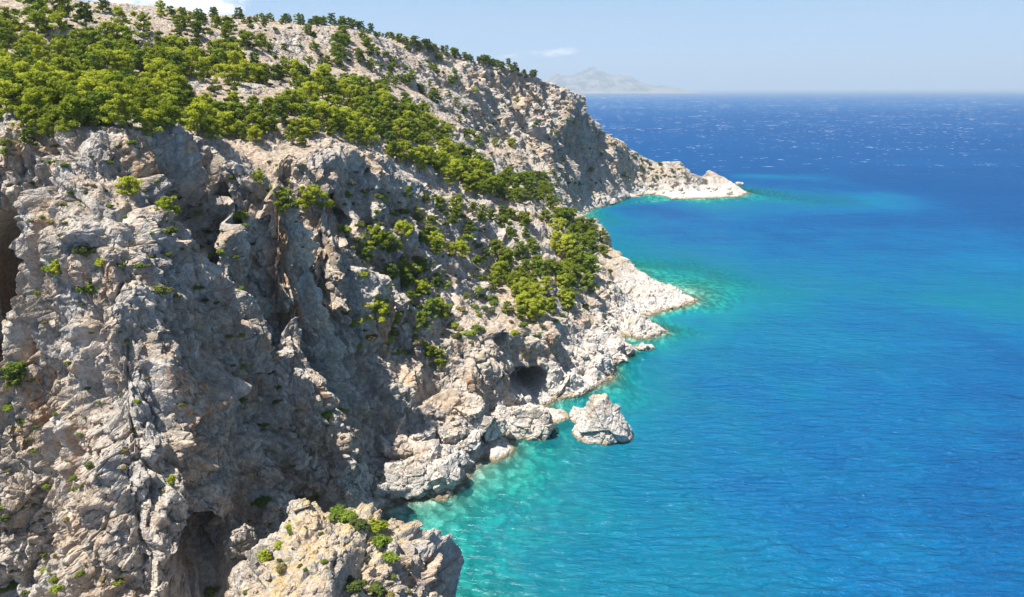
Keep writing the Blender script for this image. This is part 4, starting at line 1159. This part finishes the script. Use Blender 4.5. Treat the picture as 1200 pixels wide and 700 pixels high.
scatter_rocks([(655,430),(700,400),(780,360),(814,352),(760,375),(725,440)], 30, 0.5, 1.8, 1.5, 'white boulder along the foot of the rocky point', 'boulders along the rocky point', 0.1, 12)
scatter_rocks([(700,225),(760,205),(800,205),(850,218),(864,230),(770,236),(714,241),(690,246)], 40, 0.8, 3.2, 2.5, 'pale boulder on the shore of the far headland', 'boulders on the far headland', 0.0, 30)
scatter_rocks([(130,40),(430,45),(520,90),(430,100),(215,128),(215,100)], 60, 0.4, 1.6, 3.0, 'grey rock lying on the bare tan hillside', 'rocks on the tan hillside', 60, 200)
ROCKS.sort(key=lambda t: -t['size'])
merge_rest(ROCKS[235:], [(PRO[t['k']], t) for t in ROCKS[235:]], 'loose_stones', 'small loose stones between the larger boulders')
for t in ROCKS[:235]:
    o = bpy.data.objects.new('boulder', PRO[t['k']]); COL.objects.link(o)
    o.location = t['loc']; o.scale = t['sc']; o.rotation_euler = t['rot']
    thing(o, t['label'], 'boulder', t['group'])
print('rocks', len(ROCKS), time.time()-T0)

# ------------------------------------------------------------------ shrubs
SH = []
def put_shrub(loc, s, label, group, kind='green', must=False):
    pool = DRYS if kind == 'dry' else SHRUBS
    k = rnd.randrange(len(pool)) if kind != 'dark' else 3
    d = (Vector(loc)-CAMV).length
    SH.append(dict(x=loc[0], y=loc[1], loc=Vector(loc), me=pool[k], label=label, group=group, sc=(s*rnd.uniform(0.85, 1.25), s*rnd.uniform(0.85, 1.25), s*rnd.uniform(0.75, 1.1)),
        rot=(rnd.uniform(-0.1, 0.1), rnd.uniform(-0.1, 0.1), rnd.uniform(0, 6.28)), size=(1e3 if must else 0)+s/d))
ONE = [(100,342,2.0,'dark','round dark green shrub on the left shoulder of the first buttress'),
 (60,262,1.2,'dry','dry brownish shrub in the chute near the left edge'),
 (62,318,1.3,'green','olive shrub tucked against the small pine on the left shoulder'),
 (200,275,1.6,'green','green shrub at the foot of the pine by the dark gully'),
 (100,300,1.5,'green','pale green shrub above the round dark one'),
 (118,312,1.2,'green','grey-green shrub right above the round dark one'),
 (190,345,1.5,'green','olive shrub on the rounded edge of the first buttress'),
 (210,348,1.0,'dry','straw-brown shrub on the edge of the first buttress'),
 (280,255,1.8,'green','olive shrub on the sunlit ledge of the second buttress'),
 (402,482,1.3,'green','bright green shrub at the boundary of shadow and sunlit cliff'),
 (383,488,1.5,'dark','dark shrub in the shade at the foot of the recess'),
 (422,408,1.2,'green','small shrub on the shaded cliff left of the tall ledge pine'),
 (588,443,1.1,'green','bright little shrub on the cliff beside the sea cave'),
 (138,684,0.9,'green','bright green shrub at the bottom of the first buttress'),
 (120,680,0.8,'dry','grey-brown shrub at the bottom of the first buttress'),
 (200,566,1.0,'green','green shrub in the crack slanting up the first buttress'),
 (190,576,0.9,'dry','yellowish shrub lower in the slanting crack'),
 (213,476,0.7,'green','tiny bright green tuft on the shaded face of the first buttress'),
 (145,530,0.8,'dry','brown shrub among ribs of the first buttress'),
 (105,548,0.9,'green','moss-green shrub on the lower sunlit ribs'),
 (340,600,1.2,'green','bright green shrub next to the big grey boulder'),
 (305,592,1.5,'green','tall green shrub between the pinnacle and the big grey boulder'),
 (355,588,1.7,'green','grey-green shrub on the back crest of the knoll'),
 (368,586,1.3,'dry','dry shrub on the back crest of the knoll'),
 (396,606,1.6,'dark','dark green shrub in the middle of the knoll crest'),
 (412,610,1.4,'dark','dark green shrub right of the middle of the knoll crest'),
 (425,618,1.6,'green','green mat of shrub on the right part of the knoll'),
 (440,622,1.7,'green','second mat of shrub running down the right part of the knoll'),
 (449,636,1.6,'dark','dark shrub low on the right flank of the knoll'),
 (455,654,1.3,'green','lowest shrub on the right flank of the knoll'),
 (339,620,0.9,'green','small round bush on the straw-coloured grass'),
 (310,655,1.6,'green','olive bush on the left flank of the knoll'),
 (326,642,0.9,'green','thin upright bush on the left flank of the knoll'),
 (330,668,1.2,'dry','grey-brown thorny bush on the left flank of the knoll'),
 (418,690,1.4,'green','olive bush at the bottom edge of the knoll'),
 (440,692,1.6,'green','bright bush at the bottom edge of the knoll'),
 (456,700,1.1,'dry','dry bush at the bottom edge of the knoll'),
 (248,698,1.4,'green','green bush at the bottom edge left of the knoll'),
 (20,505,1.0,'dry','yellow-brown bush above the flat-topped boulder'),
 (10,480,1.3,'green','olive bush below the black cave'),
 (40,560,1.0,'dry','dry bush right of the flat-topped boulder'),
 (8,610,1.1,'green','green bush left of the rounded corner boulder'),
 (45,650,1.1,'dry','brown bush right of the rounded corner boulder'),
 (15,690,1.6,'dark','dark green thicket in the lower left corner')]
for px, py, s, kd, lab in ONE:
    r = hit_px(px, py)
    if r: put_shrub(r[0], s*1.1, lab, None, kd, True)
SREG = [([(30,170),(200,165),(250,240),(215,330),(60,330),(20,230)], 40, 0.4, 1.0, 'small shrub on the stony top of the first buttress', 'shrubs on top of the first buttress'),
 ([(40,340),(170,340),(180,700),(80,700),(30,440)], 34, 0.3, 0.8, 'small tuft of scrub clinging to the sunlit ribs of the first buttress', 'scrub on the first buttress ribs'),
 ([(260,190),(360,190),(380,300),(300,330),(255,300)], 26, 0.4, 1.1, 'low shrub on the broken top of the second buttress', 'shrubs on the second buttress'),
 ([(400,190),(520,230),(620,270),(560,400),(470,420),(405,380)], 190, 0.5, 2.1, 'low olive shrub among the crags of the middle slope', 'shrubs among the middle crags'),
 ([(540,300),(700,300),(740,340),(690,400),(600,400)], 70, 0.5, 1.7, 'low shrub on the slope around the cave grove', 'shrubs around the cave grove'),
 ([(440,60),(640,90),(690,150),(700,220),(640,220),(540,190),(430,110)], 170, 0.8, 2.6, 'dull green shrub on the scree and ledges of the far ridge', 'shrubs on the far ridge'),
 ([(700,150),(760,185),(800,195),(790,215),(730,215)], 50, 0.9, 2.6, 'olive shrub on the neck of the far headland', 'shrubs on the far headland'),
 ([(0,0),(180,15),(430,40),(430,130),(200,130),(0,130)], 200, 0.6, 2.1, 'low shrub between the pines of the upper hillside', 'undershrubs of the upper hillside'),
 ([(0,480),(50,500),(70,700),(0,700)], 30, 0.4, 1.0, 'scrubby bush in the shaded recess at the lower left edge', 'bushes in the left recess'),
 ([(230,200),(260,260),(330,460),(350,560),(300,520),(230,330)], 26, 0.5, 1.1, 'dark shrub on the floor of the shaded gully', 'shrubs in the shaded gully'),
 ([(280,600),(430,600),(500,700),(270,700)], 26, 0.25, 0.6, 'low tuft of scrub between the stones of the knoll', 'tufts on the knoll')]
for poly, n, s0, s1, lab, grp in SREG:
    for q in sample_region(poly, n, 1.2, others=SH[-400:] if SH else [], nzmin=0.2):
        put_shrub(Vector(q[:3])-Vector((0, 0, 0.05)), rnd.uniform(s0, s1), lab, grp, rnd.choice(('green', 'green', 'dry', 'dark')))
SH.sort(key=lambda t: -t['size'])
for t in SH[:300]:
    o = bpy.data.objects.new('shrub', t['me']); COL.objects.link(o)
    o.location = t['loc']; o.scale = t['sc']; o.rotation_euler = t['rot']; thing(o, t['label'], 'shrub', t['group'])
merge_rest(SH[300:], [(t['me'], t) for t in SH[300:]], 'low_scrub', 'thin scatter of low scrub over the rocky slopes')
print('shrubs', len(SH), time.time()-T0)
